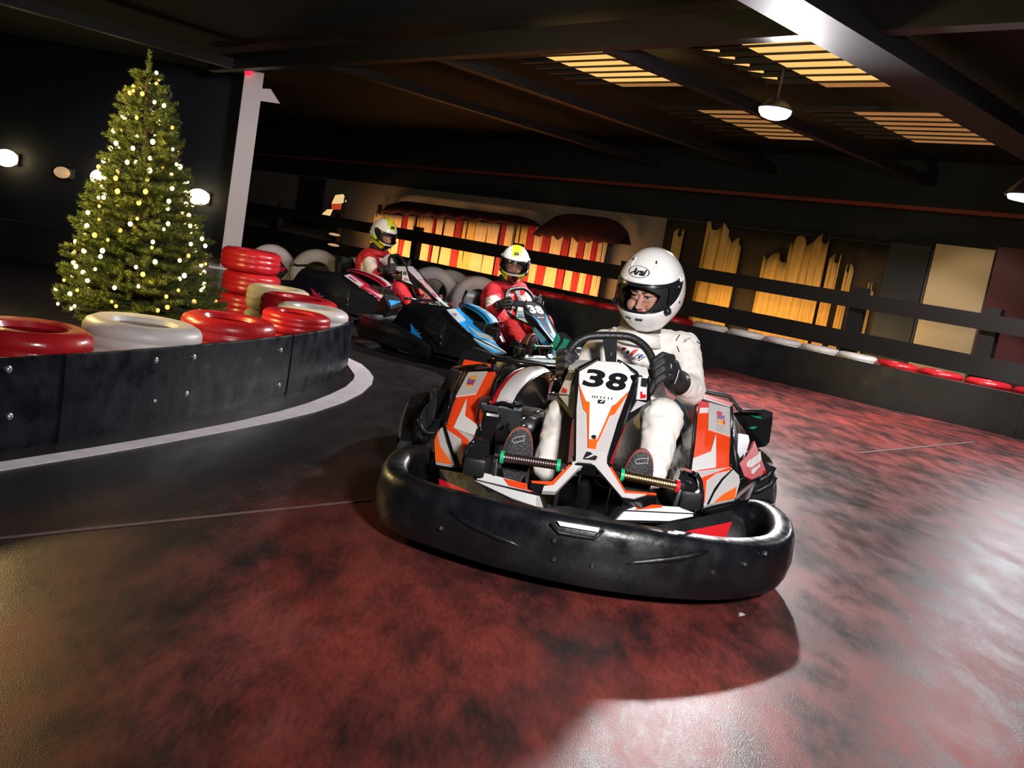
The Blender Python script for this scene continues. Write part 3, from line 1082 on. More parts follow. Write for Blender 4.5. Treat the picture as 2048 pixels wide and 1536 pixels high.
for c, x in spots:
    if x > 2150:
        continue
    if 1385 < x < 1745:
        mk = 'tyre_white'
        lab = '%s white tyre on the far right barrier, counted from the helmet' % ORD[nw]
        nw += 1
    elif x >= 1745:
        mk = 'tyre_red'
        lab = '%s red tyre on the far right barrier after the white ones' % ORD[nr]
        nr += 1
    else:
        mk = 'tyre_red'
        lab = '%s red tyre on the far barrier, counted from its left end behind the blue kart' % ORD[nl]
        nl += 1
    tyre((c.x, c.y, 0.44), mk, lab, 'tyre tops along the right barrier')

# upright white tyres standing behind the far karts
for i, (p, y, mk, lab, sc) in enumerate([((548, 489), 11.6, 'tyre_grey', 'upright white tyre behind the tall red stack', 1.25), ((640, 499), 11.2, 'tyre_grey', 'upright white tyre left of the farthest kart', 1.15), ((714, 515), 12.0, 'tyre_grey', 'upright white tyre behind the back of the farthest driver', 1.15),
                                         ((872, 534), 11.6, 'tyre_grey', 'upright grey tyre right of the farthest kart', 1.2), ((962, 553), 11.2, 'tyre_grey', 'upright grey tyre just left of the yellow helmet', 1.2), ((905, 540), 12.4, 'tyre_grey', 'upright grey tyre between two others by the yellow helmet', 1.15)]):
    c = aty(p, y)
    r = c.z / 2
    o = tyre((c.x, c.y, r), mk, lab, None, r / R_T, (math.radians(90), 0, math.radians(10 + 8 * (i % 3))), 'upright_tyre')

# ------------------------------------------------------------------ fir tree with lights
def fir():
    base = aty((283, 650), 6.0)
    top = aty((297, 108), 6.0)
    root = empty('fir_tree', (base.x, base.y, 0), 'decorated fir tree with warm lights behind the kerb at left', 'tree')
    Ht = top.z
    lean = (top.x - base.x)
    rnd = random.Random(3)

    def axis(z):
        return Vector((base.x + lean * z / Ht, base.y, z))

    newobj('trunk', tube([axis(0.0), axis(0.5), axis(1.2), axis(Ht - 0.1)], [0.05, 0.042, 0.025, 0.006], 10), mat('fir_bark', (0.06, 0.035, 0.02), 0.8, vary=0.4, scale=30), root, smooth='all')
    needles = mat('fir_needles', (0.10, 0.125, 0.020), 0.55, vary=0.5, scale=3.5)
    V, F = [], []

    def needle(p, d, l, w):
        s = d.cross(Vector((rnd.uniform(-1, 1), rnd.uniform(-1, 1), rnd.uniform(-1, 1)))).normalized() * w
        k = len(V)
        V.extend([p - s, p + s, p + d * l])
        F.append((k, k + 1, k + 2))

    def sprig(p, d, l):
        """a twig densely set with needles"""
        n = int(l * 520)
        x = d.orthogonal().normalized()
        y = d.cross(x)
        for i in range(n):
            t = i / n
            a = i * 2.4
            out = x * math.cos(a) + y * math.sin(a)
            nd = (d * 0.75 + out * 0.8).normalized()
            needle(p + d * (l * t), nd, 0.034 * (1.1 - 0.4 * t), 0.0032)

    sticks = G()
    def rad(z):
        u = (z - 0.16) / (Ht - 0.16)
        return 0.50 * (1 - u) ** 0.86 + 0.015
    tips = []
    z = 0.14
    while z < Ht - 0.12:
        r = rad(z)
        nbr = max(6, int(20 * r / 0.5))
        off = rnd.random() * 6
        for i in range(nbr):
            a = off + 2 * math.pi * i / nbr + rnd.uniform(-0.15, 0.15)
            rr = r * rnd.uniform(0.78, 1.12)
            zz = z + rnd.uniform(-0.03, 0.03)
            d = Vector((math.cos(a), math.sin(a), rnd.uniform(-0.02, 0.32))).normalized()
            p0 = axis(zz)
            sticks.add(tube([p0, p0 + d * rr], [0.006, 0.002], 5))
            side = Vector((-d.y, d.x, 0)).normalized()
            m = max(2, int(rr / 0.055))
            for k in range(m):
                t = 0.25 + 0.75 * (k + 0.5) / m
                pp = p0 + d * (rr * t)
                for sg_ in (-1, 1):
                    dd = (d * 0.8 + side * sg_ * rnd.uniform(0.5, 0.9) + Vector((0, 0, rnd.uniform(0.0, 0.25)))).normalized()
                    sprig(pp, dd, (0.07 + 0.07 * (1 - t)) * rnd.uniform(0.8, 1.15) * min(1, 0.45 + r))
            sprig(p0 + d * (rr * 0.55), d, rr * 0.5)
            tips.append(p0 + d * rr)
        z += 0.075
    for i in range(620):
        zz = 0.16 + (Ht - 0.4) * (rnd.random() ** 1.35)
        a = rnd.random() * 2 * math.pi
        d = Vector((math.cos(a), math.sin(a), rnd.uniform(0.0, 0.5))).normalized()
        sprig(axis(zz) + d * (rad(zz) * rnd.uniform(0.35, 0.86)), (d + Vector((rnd.uniform(-.5, .5), rnd.uniform(-.5, .5), rnd.uniform(-.1, .4)))).normalized(), rnd.uniform(0.07, 0.13) * min(1, 0.4 + 2 * rad(zz)))
    for i in range(9):
        zz = 0.3 + 0.16 * i
        a = -1.9 + 1.1 * math.sin(i * 2.3)
        lamp('tree_string_glow', 'POINT', axis(zz) + Vector((math.cos(a), math.sin(a), 0)) * (rad(zz) + 0.05), 0.55, (1.0, 0.62, 0.18), 0.03)
    for zz in (Ht - 0.22, Ht - 0.15, Ht - 0.08):
        sprig(axis(zz), Vector((0.02, 0, 1)), 0.10)
    o = newobj('twigs', sticks, M['browncloth'], root, kind='stuff')
    me = bpy.data.meshes.new('needles')
    o0 = Vector(root.location)
    me.from_pydata([tuple(p - o0) for p in V], [], F)
    me.materials.append(needles)
    o = bpy.data.objects.new('needles', me)
    COL.objects.link(o)
    o.parent = root
    o['kind'] = 'stuff'
    # light strings: a wire winding down the tree, bulbs along it
    bulb_m = [mat('warm_bulb', (0.9, 0.7, 0.4), 0.3, emit=(1.0, 0.74, 0.32), estr=4.0), mat('amber_bulb', (0.9, 0.6, 0.2), 0.3, emit=(1.0, 0.5, 0.11), estr=1.5)]
    wire = []
    bm_me = None
    N = 210
    for i in range(N):
        u = (i + 0.5) / N
        z = Ht - 0.08 - (Ht - 0.24) * (1 - (1 - u) ** 1.0) ** 0.66 if False else Ht - 0.06 - (Ht - 0.24) * u ** 0.62
        a = i * 0.62 + rnd.uniform(-0.12, 0.12)
        p = axis(z + rnd.uniform(-0.02, 0.02)) + Vector((math.cos(a), math.sin(a), 0)) * (rad(z) * rnd.uniform(0.86, 1.02))
        wire.append(p)
        v = ellipsoid((0, 0, 0), (0.013, 0.013, 0.014), nu=8, nv=6)
        if bm_me is None:
            o = newobj('light_bulb', ([Vector(q) + Vector(root.location) for q in v[0]], v[1]), bulb_m[0], root, smooth='all')
            bm_me = o.data
        else:
            o = bpy.data.objects.new('light_bulb', bm_me)
            COL.objects.link(o)
            o.parent = root
        o.location = p - Vector(root.location)
        s = rnd.uniform(0.75, 1.25)
        o.scale = (s, s, s)
        if rnd.random() < 0.35:
            o.material_slots[0].link = 'OBJECT'
            o.material_slots[0].material = bulb_m[1]
    newobj('light_wire', tube(wire, 0.0016, 4), M['lining'], root)
    newobj('tree_stand', lathe([(0, 0.0), (0.19, 0.0), (0.19, 0.03), (0.07, 0.06), (0.065, 0.13), (0.0, 0.13)], 20, (base.x, base.y, 0), closed=False), M['black'], root, smooth=True)


fir()
# ================================================================== KART
K0 = Vector((0.33, 3.85, 0))


def build_kart(label):
    K = empty('racing_kart', K0, label, 'kart')

    def part(name, vf, mk, parent=None, smooth=False):
        return newobj(name, vf, M[mk], parent or K, smooth=smooth)

    def dec(name, px, pl, mk, lift=0.0, thick=0.008, parent=None):
        """a thin panel lying on plane pl, raised by lift along its normal"""
        pts = [atplane(p, pl) + pl[1] * lift for p in px]
        return part(name, plate(pts, thick, pl[1]), mk, parent)

    # ---------------- front bumper: one wrapped band, each end curling into an open loop
    path = [(-.15, 3.36, .20), (-.20, 3.43, .22), (-.28, 3.45, .235), (-.345, 3.38, .24), (-.372, 3.26, .238), (-.372, 3.12, .232), (-.335, 3.0, .228), (-.25, 2.915, .228), (-.12, 2.845, .232), (.02, 2.79, .24), (.17, 2.755, .247), (.32, 2.742, .252), (.47, 2.752, .25),
            (.62, 2.785, .242), (.76, 2.845, .232), (.88, 2.93, .226), (.975, 3.03, .226), (1.03, 3.14, .235), (1.055, 3.27, .246), (1.045, 3.40, .25), (.99, 3.48, .245), (.92, 3.48, .23), (.87, 3.41, .205)]
    sm = smooth_path([Vector(p) for p in path], 4)
    rings = []
    outer = []
    for i, p in enumerate(sm):
        t = (sm[min(i + 1, len(sm) - 1)] - sm[max(i - 1, 0)])
        t = Vector((t.x, t.y, 0)).normalized()
        n = Vector((t.y, -t.x, 0))
        zt = p.z
        q = Vector((p.x, p.y, 0))
        pr = [(-.05, .05), (-.004, .045), (.012, .075), (.022, .13), (.016, zt - .035), (.006, zt - .010), (-.008, zt), (-.055, zt + .002), (-.072, zt - .012), (-.075, zt - .07), (-.06, .12)]
        rings.append([q + n * o + Vector((0, 0, z)) for o, z in pr])
        outer.append((q, n, zt))
    bump = part('front_bumper', loft(rings), 'bumper', smooth=50)

    def on_bumper(px, out=0.0):
        """point of the bumper's outer wall seen at a pixel"""
        d = ray(px)
        for i in range(8, len(outer) - 9):
            a, n, zt = outer[i]
            b, n2, zt2 = outer[i + 1]
            a1, b1 = a + n * 0.02, b + n2 * 0.02
            nn = Vector(((b1 - a1).y, -(b1 - a1).x, 0)).normalized()
            if d.dot(nn) >= 0:
                continue
            t = (a1 - CP).dot(nn) / d.dot(nn)
            P = CP + d * t
            s = (P - a1).dot(b1 - a1) / (b1 - a1).length_squared
            if -0.001 <= s <= 1.001 and 0.0 < P.z < 0.3:
                return P + nn * out, nn
        return aty(px, 2.75), Vector((0, -1, 0))

    def ridge(pts, r):
        pp = [on_bumper(p, -r * 0.2)[0] for p in pts]
        k = len(pp)
        rr = [r * (0.15 + 0.85 * math.sin(math.pi * (i + 0.4) / k)) for i in range(k)]
        return tube(pp, rr, 8, flat=0.8)

    for pts in (D_((600, 610), (700, 690), (800, 735), (900, 780), (1000, 830), (1100, 868), (1215, 915)), E_((370, 1125), (500, 1105), (650, 1090), (800, 1075), (950, 1055), (1080, 1025), (1165, 1008))):
        part('bumper_ridge', ridge(pts, 0.012), 'bumper', bump, smooth='all')
    fr = D_((1460, 705), (1530, 790), (1680, 815), (1830, 838), (1905, 770))
    part('badge_rim', tube([on_bumper(p, 0.002)[0] for p in fr], 0.006, 8), 'black', bump, smooth='all')
    sl = D_((1515, 690), (1872, 748), (1860, 782), (1538, 728))
    pp = [on_bumper(p, 0.005)[0] for p in sl]
    part('badge_slot', plate(pp, 0.006, Vector((0, -1, 0))), 'white', bump)
    for p in D_((1485, 1018), (1810, 1075), (1487, 858), (522, 752)) + E_((1195, 1195), (1482, 1122), (110, 1130), (1665, 1028)):
        P, n = on_bumper(p, 0.0)
        rot = Vector((0, 0, 1)).rotation_difference(n).to_matrix()
        part('bumper_bolt', lathe([(0, 0.010), (0.004, 0.010), (0.007, 0.006), (0.0085, 0.002), (0.009, -0.004), (0, -0.004)], 10, P, rot, closed=False), 'dark_steel', bump, smooth=True)
    # back plate filling the nose between bumper and floor
    part('nose_tray', plate([(-.22, 2.98, .075), (.02, 2.84, .075), (.32, 2.80, .075), (.62, 2.84, .075), (.86, 3.0, .075), (.86, 4.55, .075), (-.2, 4.55, .075)], 0.02, Vector((0, 0, 1))), 'black')
    pl = (Vector((.32, 2.83, .232)), Vector((0, -.12, 1)).normalized())
    dec('nose_lid', D_((1430, 580), (1590, 562), (1800, 600), (1985, 665), (1900, 690), (1500, 620)), pl, 'black', 0, 0.02)

    # ---------------- nose wings beside the fairing
    pl = plane3((D_((805, 350))[0], 3.10), (D_((1365, 487))[0], 2.93), (D_((1393, 578))[0], 2.885))
    dec('nose_wing', D_((780, 285), (870, 280), (1270, 380), (1375, 460), (1392, 482), (1412, 582), (1320, 585), (1100, 520), (850, 400), (790, 330)), pl, 'black', -0.006, 0.03)
    dec('wing_panel', D_((805, 350), (1365, 487), (1393, 576), (1330, 572), (1120, 500)), pl, 'white', 0.004)
    dec('wing_edge', D_((1340, 490), (1362, 489), (1392, 574), (1335, 570)), pl, 'grey', 0.0045)
    pl2 = plane3((D_((800, 285))[0], 3.13), (D_((830, 345))[0], 3.10), (D_((1360, 465))[0], 2.96))
    dec('wing_top', D_((800, 285), (870, 283), (1255, 382), (1260, 430), (1368, 468), (832, 344)), pl2, 'white', 0.006)
    dec('wing_top_stripe', D_((1062, 340), (1262, 386), (1255, 428), (1335, 458), (1110, 402)), pl2, 'orange', 0.009)
    pl = plane3((D_((505, 335))[0], 3.20), (D_((510, 430))[0], 3.15), (D_((870, 505))[0], 3.0))
    dec('lower_wing', D_((500, 240), (780, 290), (820, 350), (1120, 520), (1150, 560), (900, 512), (520, 445)), pl, 'black', -0.004, 0.03)
    dec('lower_wing_panel', D_((507, 335), (690, 410), (872, 506), (512, 438)), pl, 'red', 0.004)
    pl = plane3((E_((400, 645))[0], 2.93), (E_((330, 720))[0], 2.90), (E_((1010, 670))[0], 3.12))
    dec('nose_wing', E_((395, 600), (540, 575), (1065, 615), (1062, 660), (1020, 700), (820, 750), (300, 740)), pl, 'black', -0.006, 0.03)
    dec('wing_panel', E_((398, 645), (1010, 672), (1018, 690), (800, 732), (325, 722)), pl, 'white', 0.004)
    pl2 = plane3((E_((540, 588))[0], 2.99), (E_((410, 635))[0], 2.94), (E_((1055, 625))[0], 3.16))
    dec('wing_top', E_((535, 588), (1060, 618), (1012, 664), (408, 634)), pl2, 'white', 0.006)
    dec('wing_top_stripe', E_((540, 584), (730, 592), (722, 614), (560, 628), (478, 636)), pl2, 'orange', 0.009)
    pl = plane3((E_((950, 830))[0], 2.93), (E_((1370, 740))[0], 3.14), (E_((1310, 885))[0], 3.06))
    dec('lower_wing', E_((690, 770), (1060, 700), (1390, 630), (1372, 740), (1315, 893), (1000, 862), (880, 830)), pl, 'black', -0.004, 0.03)
    dec('lower_wing_panel', E_((952, 828), (1368, 742), (1310, 884), (1100, 862)), pl, 'red', 0.004)

    # ---------------- side pods
    mainR = plane3((C_((890, 270))[0], 3.95), (C_((1180, 345))[0], 3.93), (C_((820, 915))[0], 3.42))
    kR = [atplane(p, mainR) for p in C_((820, 915), (1180, 870))]

    def plane_pts(a, b, px, y):
        c = aty(px, y)
        n = (b - a).cross(c - a).normalized()
        if n.dot(CP - a) < 0:
            n = -n
        return (a, n)

    lowR = plane_pts(kR[0], kR[1], C_((1030, 1230))[0], 3.28)
    rtop = atplane(C_((1180, 345))[0], mainR)
    sideR = plane_pts(rtop, kR[1], C_((1500, 930))[0], 3.82)
    mainL = plane3((A_((785, 385))[0], 3.95), (A_((1045, 375))[0], 3.92), (A_((865, 970))[0], 3.40))
    kL = [atplane(p, mainL) for p in A_((590, 853), (865, 970))]
    lowL = plane_pts(kL[0], kL[1], A_((690, 1215))[0], 3.22)
    ltop = atplane(A_((760, 390))[0], mainL)
    sideL = plane_pts(ltop, kL[0], A_((460, 935))[0], 3.72)

    def back(p, pl, k=0.016):
        return atplane(p, pl) - pl[1] * k

    # right pod
    H = [back(p, mainR) for p in C_((880, 255), (1190, 335), (1195, 870), (812, 915))] + [back(p, lowR) for p in C_((925, 1235), (1010, 1230), (1215, 1175), (1270, 960))] + [back(p, sideR) for p in C_((1340, 530), (1400, 660), (1505, 935), (1370, 1000))]
    zs = min(p.z for p in H)
    H += [Vector((0.70, 3.95, 0.10)), Vector((0.72, 4.55, 0.12)), Vector((1.02, 4.55, 0.12)), Vector((0.78, 4.45, 0.46)), Vector((0.98, 4.40, 0.42)), Vector((1.02, 3.75, 0.12)), Vector((0.72, 3.45, 0.12)), Vector((0.90, 3.42, 0.12))]
    pod = part('side_pod', hull(H), 'gloss', smooth=35)
    dec('pod_panel', C_((893, 275), (1175, 348), (1176, 865), (822, 912)), mainR, 'orange', 0.0, 0.012, pod)
    dec('pod_panel', C_((982, 300), (1176, 350), (1176, 604), (976, 540)), mainR, 'grey', 0.004, 0.006, pod)
    dec('pod_panel', C_((833, 808), (1000, 742), (1046, 582), (1046, 882), (823, 912)), mainR, 'white', 0.004, 0.006, pod)
    dec('pod_sticker', C_((905, 288), (978, 300), (976, 345), (900, 345)), mainR, 'chest_red', 0.005, 0.006, pod)
    dec('pod_sticker', C_((900, 350), (978, 350), (976, 385), (896, 390)), mainR, 'white', 0.005, 0.006, pod)
    for q, mk in ((((1055, 380), (1100, 390), (1098, 418), (1052, 410)), 'chest_red'), (((1060, 412), (1125, 425), (1120, 455), (1058, 445)), 'violet'), (((1065, 450), (1110, 460), (1106, 500), (1062, 488)), 'sun_orange'), (((1112, 462), (1128, 466), (1126, 502), (1110, 500)), 'chest_red')):
        dec('pod_badge', C_(*q), mainR, mk, 0.006, 0.004, pod)
    dec('pod_panel', C_((828, 920), (1180, 876), (1255, 950), (1265, 1010), (1222, 1160), (1020, 1205), (930, 1232), (905, 1050)), lowR, 'grey', 0.0, 0.012, pod)
    dec('pod_panel', C_((900, 985), (1178, 882), (1182, 905), (1050, 935), (960, 1000), (945, 1200), (930, 1228)), lowR, 'orange', 0.004, 0.006, pod)
    dec('pod_panel', C_((1232, 1060), (1218, 1160), (1030, 1200), (1110, 1130)), lowR, 'orange2', 0.004, 0.006, pod)
    dec('pod_groove', C_((1205, 890), (1225, 880), (1110, 1000), (1030, 1120), (985, 1215), (965, 1218), (1030, 1080), (1100, 985)), lowR, 'gloss', 0.005, 0.006, pod)
    dec('pod_panel', C_((1252, 572), (1340, 588), (1352, 640), (1330, 710), (1290, 770), (1238, 822)), sideR, 'grey', 0.0, 0.012, pod)
    dec('pod_panel', C_((1392, 640), (1502, 930), (1372, 992), (1300, 960), (1240, 862), (1320, 780), (1372, 700)), sideR, 'red', 0.002, 0.012, pod)
    for q in (((1335, 820), (1360, 812), (1345, 850), (1345, 890), (1325, 880), (1318, 850)), ((1362, 810), (1385, 790), (1392, 860), (1362, 885), (1350, 850)), ((1388, 790), (1408, 775), (1412, 850), (1395, 858)), ((1412, 775), (1438, 735), (1448, 815), (1418, 848)), ((1360, 905), (1412, 870), (1415, 895), (1375, 945), (1360, 945)), ((1418, 862), (1432, 850), (1436, 882), (1422, 890))):
        dec('pod_lettering', C_(*q), sideR, 'print_white', 0.006, 0.005, pod)
    part('pod_edge', tube([atplane(p, mainR) for p in C_((885, 262), (870, 420), (850, 640), (815, 915))], 0.006, 8), 'gloss', pod, smooth='all')
    part('pod_edge', tube([atplane(p, mainR) for p in C_((1185, 340), (1190, 600), (1185, 868))], 0.008, 8), 'gloss', pod, smooth='all')
    # trim rail with a red stripe at the pod's top rear edge
    plt = plane3((C_((880, 205))[0], 4.02), (C_((1195, 318))[0], 4.0), (C_((885, 250))[0], 3.97))
    dec('pod_rail', C_((872, 195), (1215, 300), (1190, 345), (880, 268)), plt, 'gloss', 0, 0.05, pod)
    dec('pod_rail_stripe', C_((880, 208), (1200, 305), (1192, 330), (880, 232)), plt, 'red', 0.004, 0.008, pod)
    dec('pod_rail_stripe', C_((880, 236), (1190, 332), (1186, 338), (880, 246)), plt, 'grey', 0.004, 0.008, pod)

    sk = [aty(p, 3.86) for p in E_((1490, 420), (1600, 350), (1690, 300), (1745, 250), (1755, 330), (1750, 440), (1735, 540), (1640, 560), (1500, 540))]
    part('pod_skirt', hull(sk + [p + Vector((-.05, .35, .02)) for p in sk]), 'black', pod, smooth=40)
    for q in (((1480, 400), (1600, 380), (1700, 320), (1752, 240)), ((1490, 480), (1620, 455), (1720, 400), (1760, 330))):
        part('skirt_rib', tube([aty(p, 3.85) for p in E_(*q)], 0.014, 8), 'black', pod, smooth='all')

    # left pod
    H = [back(p, mainL) for p in A_((765, 360), (1062, 345), (870, 975), (585, 855))] + [back(p, lowL) for p in A_((755, 1095), (745, 1225), (655, 1228), (495, 1195), (485, 1010))] + [back(p, sideL) for p in A_((735, 400), (550, 535), (525, 600), (385, 860), (460, 940))]
    H += [Vector((-.06, 3.95, .10)), Vector((-.1, 4.55, .12)), Vector((-.33, 4.55, .12)), Vector((-.14, 4.45, .46)), Vector((-.30, 4.40, .42)), Vector((-.36, 3.75, .12)), Vector((-.1, 3.45, .12)), Vector((-.28, 3.42, .12))]
    pod = part('side_pod', hull(H), 'gloss', smooth=35)
    dec('pod_panel', A_((800, 388), (1042, 376), (960, 650), (862, 962), (665, 890), (598, 846), (690, 600)), mainL, 'orange', 0.0, 0.012, pod)
    dec('pod_panel', A_((800, 388), (970, 380), (868, 582), (686, 606)), mainL, 'grey', 0.004, 0.006, pod)
    dec('pod_panel', A_((784, 626), (768, 782), (880, 864), (862, 962), (665, 890)), mainL, 'white', 0.004, 0.006, pod)
    for q, mk in ((((815, 425), (878, 420), (868, 455), (812, 455)), 'sun_orange'), (((800, 450), (822, 448), (810, 500), (785, 500)), 'violet'), (((826, 458), (866, 458), (850, 490), (816, 490)), 'violet'), (((808, 488), (850, 488), (842, 508), (800, 505)), 'chest_red'), (((788, 502), (828, 506), (822, 522), (782, 518)), 'sun_orange')):
        dec('pod_badge', A_(*q), mainL, mk, 0.006, 0.004, pod)
    dec('pod_panel', A_((592, 862), (858, 968), (790, 1040), (755, 1110), (742, 1215), (655, 1218), (502, 1190), (492, 1010), (545, 890)), lowL, 'grey', 0.0, 0.012, pod)
    dec('pod_panel', A_((592, 862), (690, 905), (805, 1005), (765, 1075), (745, 1130), (742, 990), (612, 905)), lowL, 'orange', 0.004, 0.006, pod)
    dec('pod_panel', A_((530, 905), (522, 950), (545, 1060), (585, 1115), (650, 1216), (502, 1190), (492, 1010)), lowL, 'orange2', 0.004, 0.006, pod)
    dec('pod_groove', A_((568, 870), (590, 865), (640, 1020), (700, 1215), (675, 1217), (610, 1030)), lowL, 'gloss', 0.005, 0.006, pod)
    dec('pod_panel', A_((582, 542), (655, 550), (625, 640), (580, 772), (548, 690), (545, 620)), sideL, 'grey', 0.0, 0.012, pod)
    dec('pod_panel', A_((528, 600), (530, 690), (572, 832), (462, 936), (388, 862), (430, 770)), sideL, 'red', 0.002, 0.012, pod)
    for q in (((470, 730), (515, 690), (528, 730), (490, 780)), ((450, 775), (482, 745), (485, 800), (440, 830)), ((500, 790), (535, 760), (548, 810), (520, 850), (505, 840)), ((425, 850), (450, 830), (452, 880), (440, 890))):
        dec('pod_lettering', A_(*q), sideL, 'print_white', 0.006, 0.005, pod)
    part('pod_edge', tube([atplane(p, mainL) + Vector((0, -.004, 0)) for p in A_((1200, 300), (1110, 340), (1040, 460), (985, 640), (920, 820), (868, 970))], 0.008, 8), 'gloss', pod, smooth='all')
    part('pod_edge', tube([atplane(p, mainL) for p in A_((765, 385), (680, 560), (590, 850))], 0.008, 8), 'gloss', pod, smooth='all')

    sk = [aty(p, 3.80) for p in A_((400, 690), (470, 640), (520, 600), (390, 870), (465, 945), (440, 1050), (360, 1000), (342, 930), (350, 780))]
    part('pod_skirt', hull(sk + [p + Vector((.05, .35, .02)) for p in sk]), 'black', pod, smooth=40)
    for q in (((355, 800), (380, 880), (440, 960), (480, 985)), ((345, 930), (380, 990), (440, 1040), (470, 1050))):
        part('skirt_rib', tube([aty(p, 3.79) for p in A_(*q)], 0.012, 8), 'black', pod, smooth='all')

    # ---------------- rounded tank cover beside the left pod
    Lp = A_((985, 672), (1020, 590), (1075, 505), (1140, 435), (1215, 380), (1300, 350), (1370, 345))
    Rp = A_((1215, 665), (1250, 595), (1300, 525), (1360, 465), (1430, 420), (1490, 398), (1545, 392))
    yl = [3.52, 3.56, 3.63, 3.72, 3.83, 3.95, 4.05]
    gl = [aty(p, y) for p, y in zip(Lp, yl)]
    gr = [aty(p, y - 0.02) for p, y in zip(Rp, yl)]
    def shell(t0, t1, lift):
        rr = []
        for a, b in zip(gl, gr):
            pts = []
            for k in range(5):
                t = t0 + (t1 - t0) * k / 4
                p = a.lerp(b, t)
                pts.append(p + Vector((0, -0.4, 0.9)) * (0.02 * math.sin(math.pi * t) + lift))
            q = [p + Vector((0, 0.012, -0.02)) for p in reversed(pts)]
            rr.append(pts + q)
        return loft(rr)
    cov = part('tank_cover', shell(0.0, 1.0, -0.006), 'gloss', smooth='all')
    part('cover_stripe', shell(0.0, 0.26, 0.003), 'red', cov, smooth=60)
    part('cover_stripe', shell(0.28, 0.97, 0.003), 'grey', cov, smooth=60)
    part('cover_rim', tube([p + Vector((0, -.01, .004)) for p in gr], 0.006, 8), 'gloss', cov, smooth='all')
    part('cover_rim', tube([p + Vector((0, -.01, .004)) for p in gl], 0.006, 8), 'gloss', cov, smooth='all')
    sd = [p + Vector((0, -.004, -.004)) for p in gr]
    cen = aty(A_((1500, 690))[0], 3.75)
    part('cover_side', hull(sd + [cen, aty(A_((1225, 680))[0], 3.55)] + [p + Vector((0.03, .16, -.02)) for p in sd[1:]] + [cen + Vector((0, .2, -.02))]), 'gloss', cov, smooth=60)
    # blower box and brackets below the cover
    pl = plane3((A_((900, 700))[0], 3.50), (A_((1215, 665))[0], 3.50), (A_((900, 1000))[0], 3.38))
    part('engine_box', box(aty(A_((1080, 760))[0], 3.60), (0.17, 0.16, 0.10), 0, 0.012), 'black')
    part('engine_box', box(aty(A_((960, 900))[0], 3.50), (0.07, 0.16, 0.16), 0.2, 0.012), 'gloss')
    dec('bracket_plate', A_((1045, 905), (1130, 895), (1135, 855), (1172, 830), (1150, 1030), (1035, 1020)), plane3((A_((1045, 905))[0], 3.42), (A_((1172, 830))[0], 3.46), (A_((1040, 1020))[0], 3.38)), 'steel', 0, 0.01)
    for a, b in (((1240, 850), (1300, 800)), ((1255, 880), (1340, 870)), ((1385, 760), (1470, 730)), ((1180, 720), (1210, 790)), ((1540, 455), (1625, 455)), ((1530, 575), (1600, 580))):
        pa, pb = A_(a, b)
        part('engine_tube', tube([aty(pa, 3.55), aty(((pa[0] + pb[0]) / 2, (pa[1] + pb[1]) / 2 - 3), 3.54), aty(pb, 3.56)], 0.006, 8), 'steel', smooth='all')
    part('fuel_pump', ellipsoid(aty(A_((1340, 870))[0], 3.6), (0.05, 0.05, 0.04)), 'dark_steel', smooth='all')
    # inner hubs (front uprights) with rounded caps
    for bx, cap, yb in ((A_((860, 1220))[0], A_((890, 1080))[0], 3.12), (C_((805, 1155))[0], C_((800, 1010))[0], 3.14)):
        p = aty(bx, yb)
        o = part('pedal_box', box(p, (0.073, 0.09, 0.062), 0, 0.010), 'black', smooth=30)
        part('pedal_box_cap', hull([aty(cap, yb) + Vector(v) for v in ((-.04, 0, -.03), (.04, 0, -.03), (-.04, .1, -.03), (.04, .1, -.03), (-.025, .03, .03), (.03, .03, .022), (-.025, .1, .03), (.03, .1, .022))]), 'gloss', o, smooth=30)
    part('fairing_strap', tube([aty(p, 3.13) for p in C_((830, 925), (880, 945), (912, 1010), (925, 1120), (918, 1245))], 0.007, 8), 'gloss', smooth='all')
    part('fairing_strap', tube([aty(p, 3.13) for p in A_((880, 985), (810, 1035), (770, 1110), (752, 1220))], 0.007, 8), 'gloss', smooth='all')

    # ---------------- pedals with rollers
    def pedal(p, q, mk, ring0, ring1, y0, y1):
        a, b = aty(p, y0), aty(q, y1)
        d = (b - a).normalized()
        o = part('pedal', tube([a - d * .03, b + d * .03], 0.010, 10), 'dark_steel', smooth='all')
        n = 22
        pth = [a.lerp(b, i / (4 * n)) for i in range(4 * n + 1)]
        part('pedal_roller', tube(pth, [0.0165 if (i % 4) in (0, 1) else 0.0150 for i in range(4 * n + 1)], 14), mk, o, smooth=50)
        for c, m_, s in ((a, ring0, -1), (b, ring1, 1)):
            part('roller_ring', tube([c + d * (s * -.001), c + d * (s * .011)], 0.022, 16), m_, o, smooth=50)
        part('pedal_arm', tube([a - d * .02, a - d * .02 + Vector((0, .08, -.16)), a - d * .02 + Vector((0, .14, -.2))], 0.008, 8), 'dark_steel', o, smooth='all')
        part('pedal_arm', tube([b + d * .02, b + d * .02 + Vector((0, .08, -.16)), b + d * .02 + Vector((0, .14, -.2))], 0.008, 8), 'dark_steel', o, smooth='all')
    pedal(A_((1118, 1150))[0], A_((1600, 1222))[0], 'roller_dark', 'green', 'green', 3.05, 3.04)
    pedal(C_((205, 950))[0], C_((680, 1045))[0], 'brass', 'green', 'red', 3.04, 3.06)

    # ---------------- steering fairing
    PF = plane3((B_((480, 305))[0], 3.50), (B_((1250, 385))[0], 3.48), (B_((690, 1300))[0], 3.08))
    base = B_((505, 425), (545, 402), (750, 306), (955, 324), (1150, 455), (1145, 560), (1010, 950), (885, 1290), (850, 1372), (690, 1385), (512, 1372), (510, 1300))
    b3 = [atplane(p, PF) for p in base]
    fair = part('steering_fairing', plate([p - PF[1] * 0.004 for p in b3], 0.045, PF[1]), 'gloss')
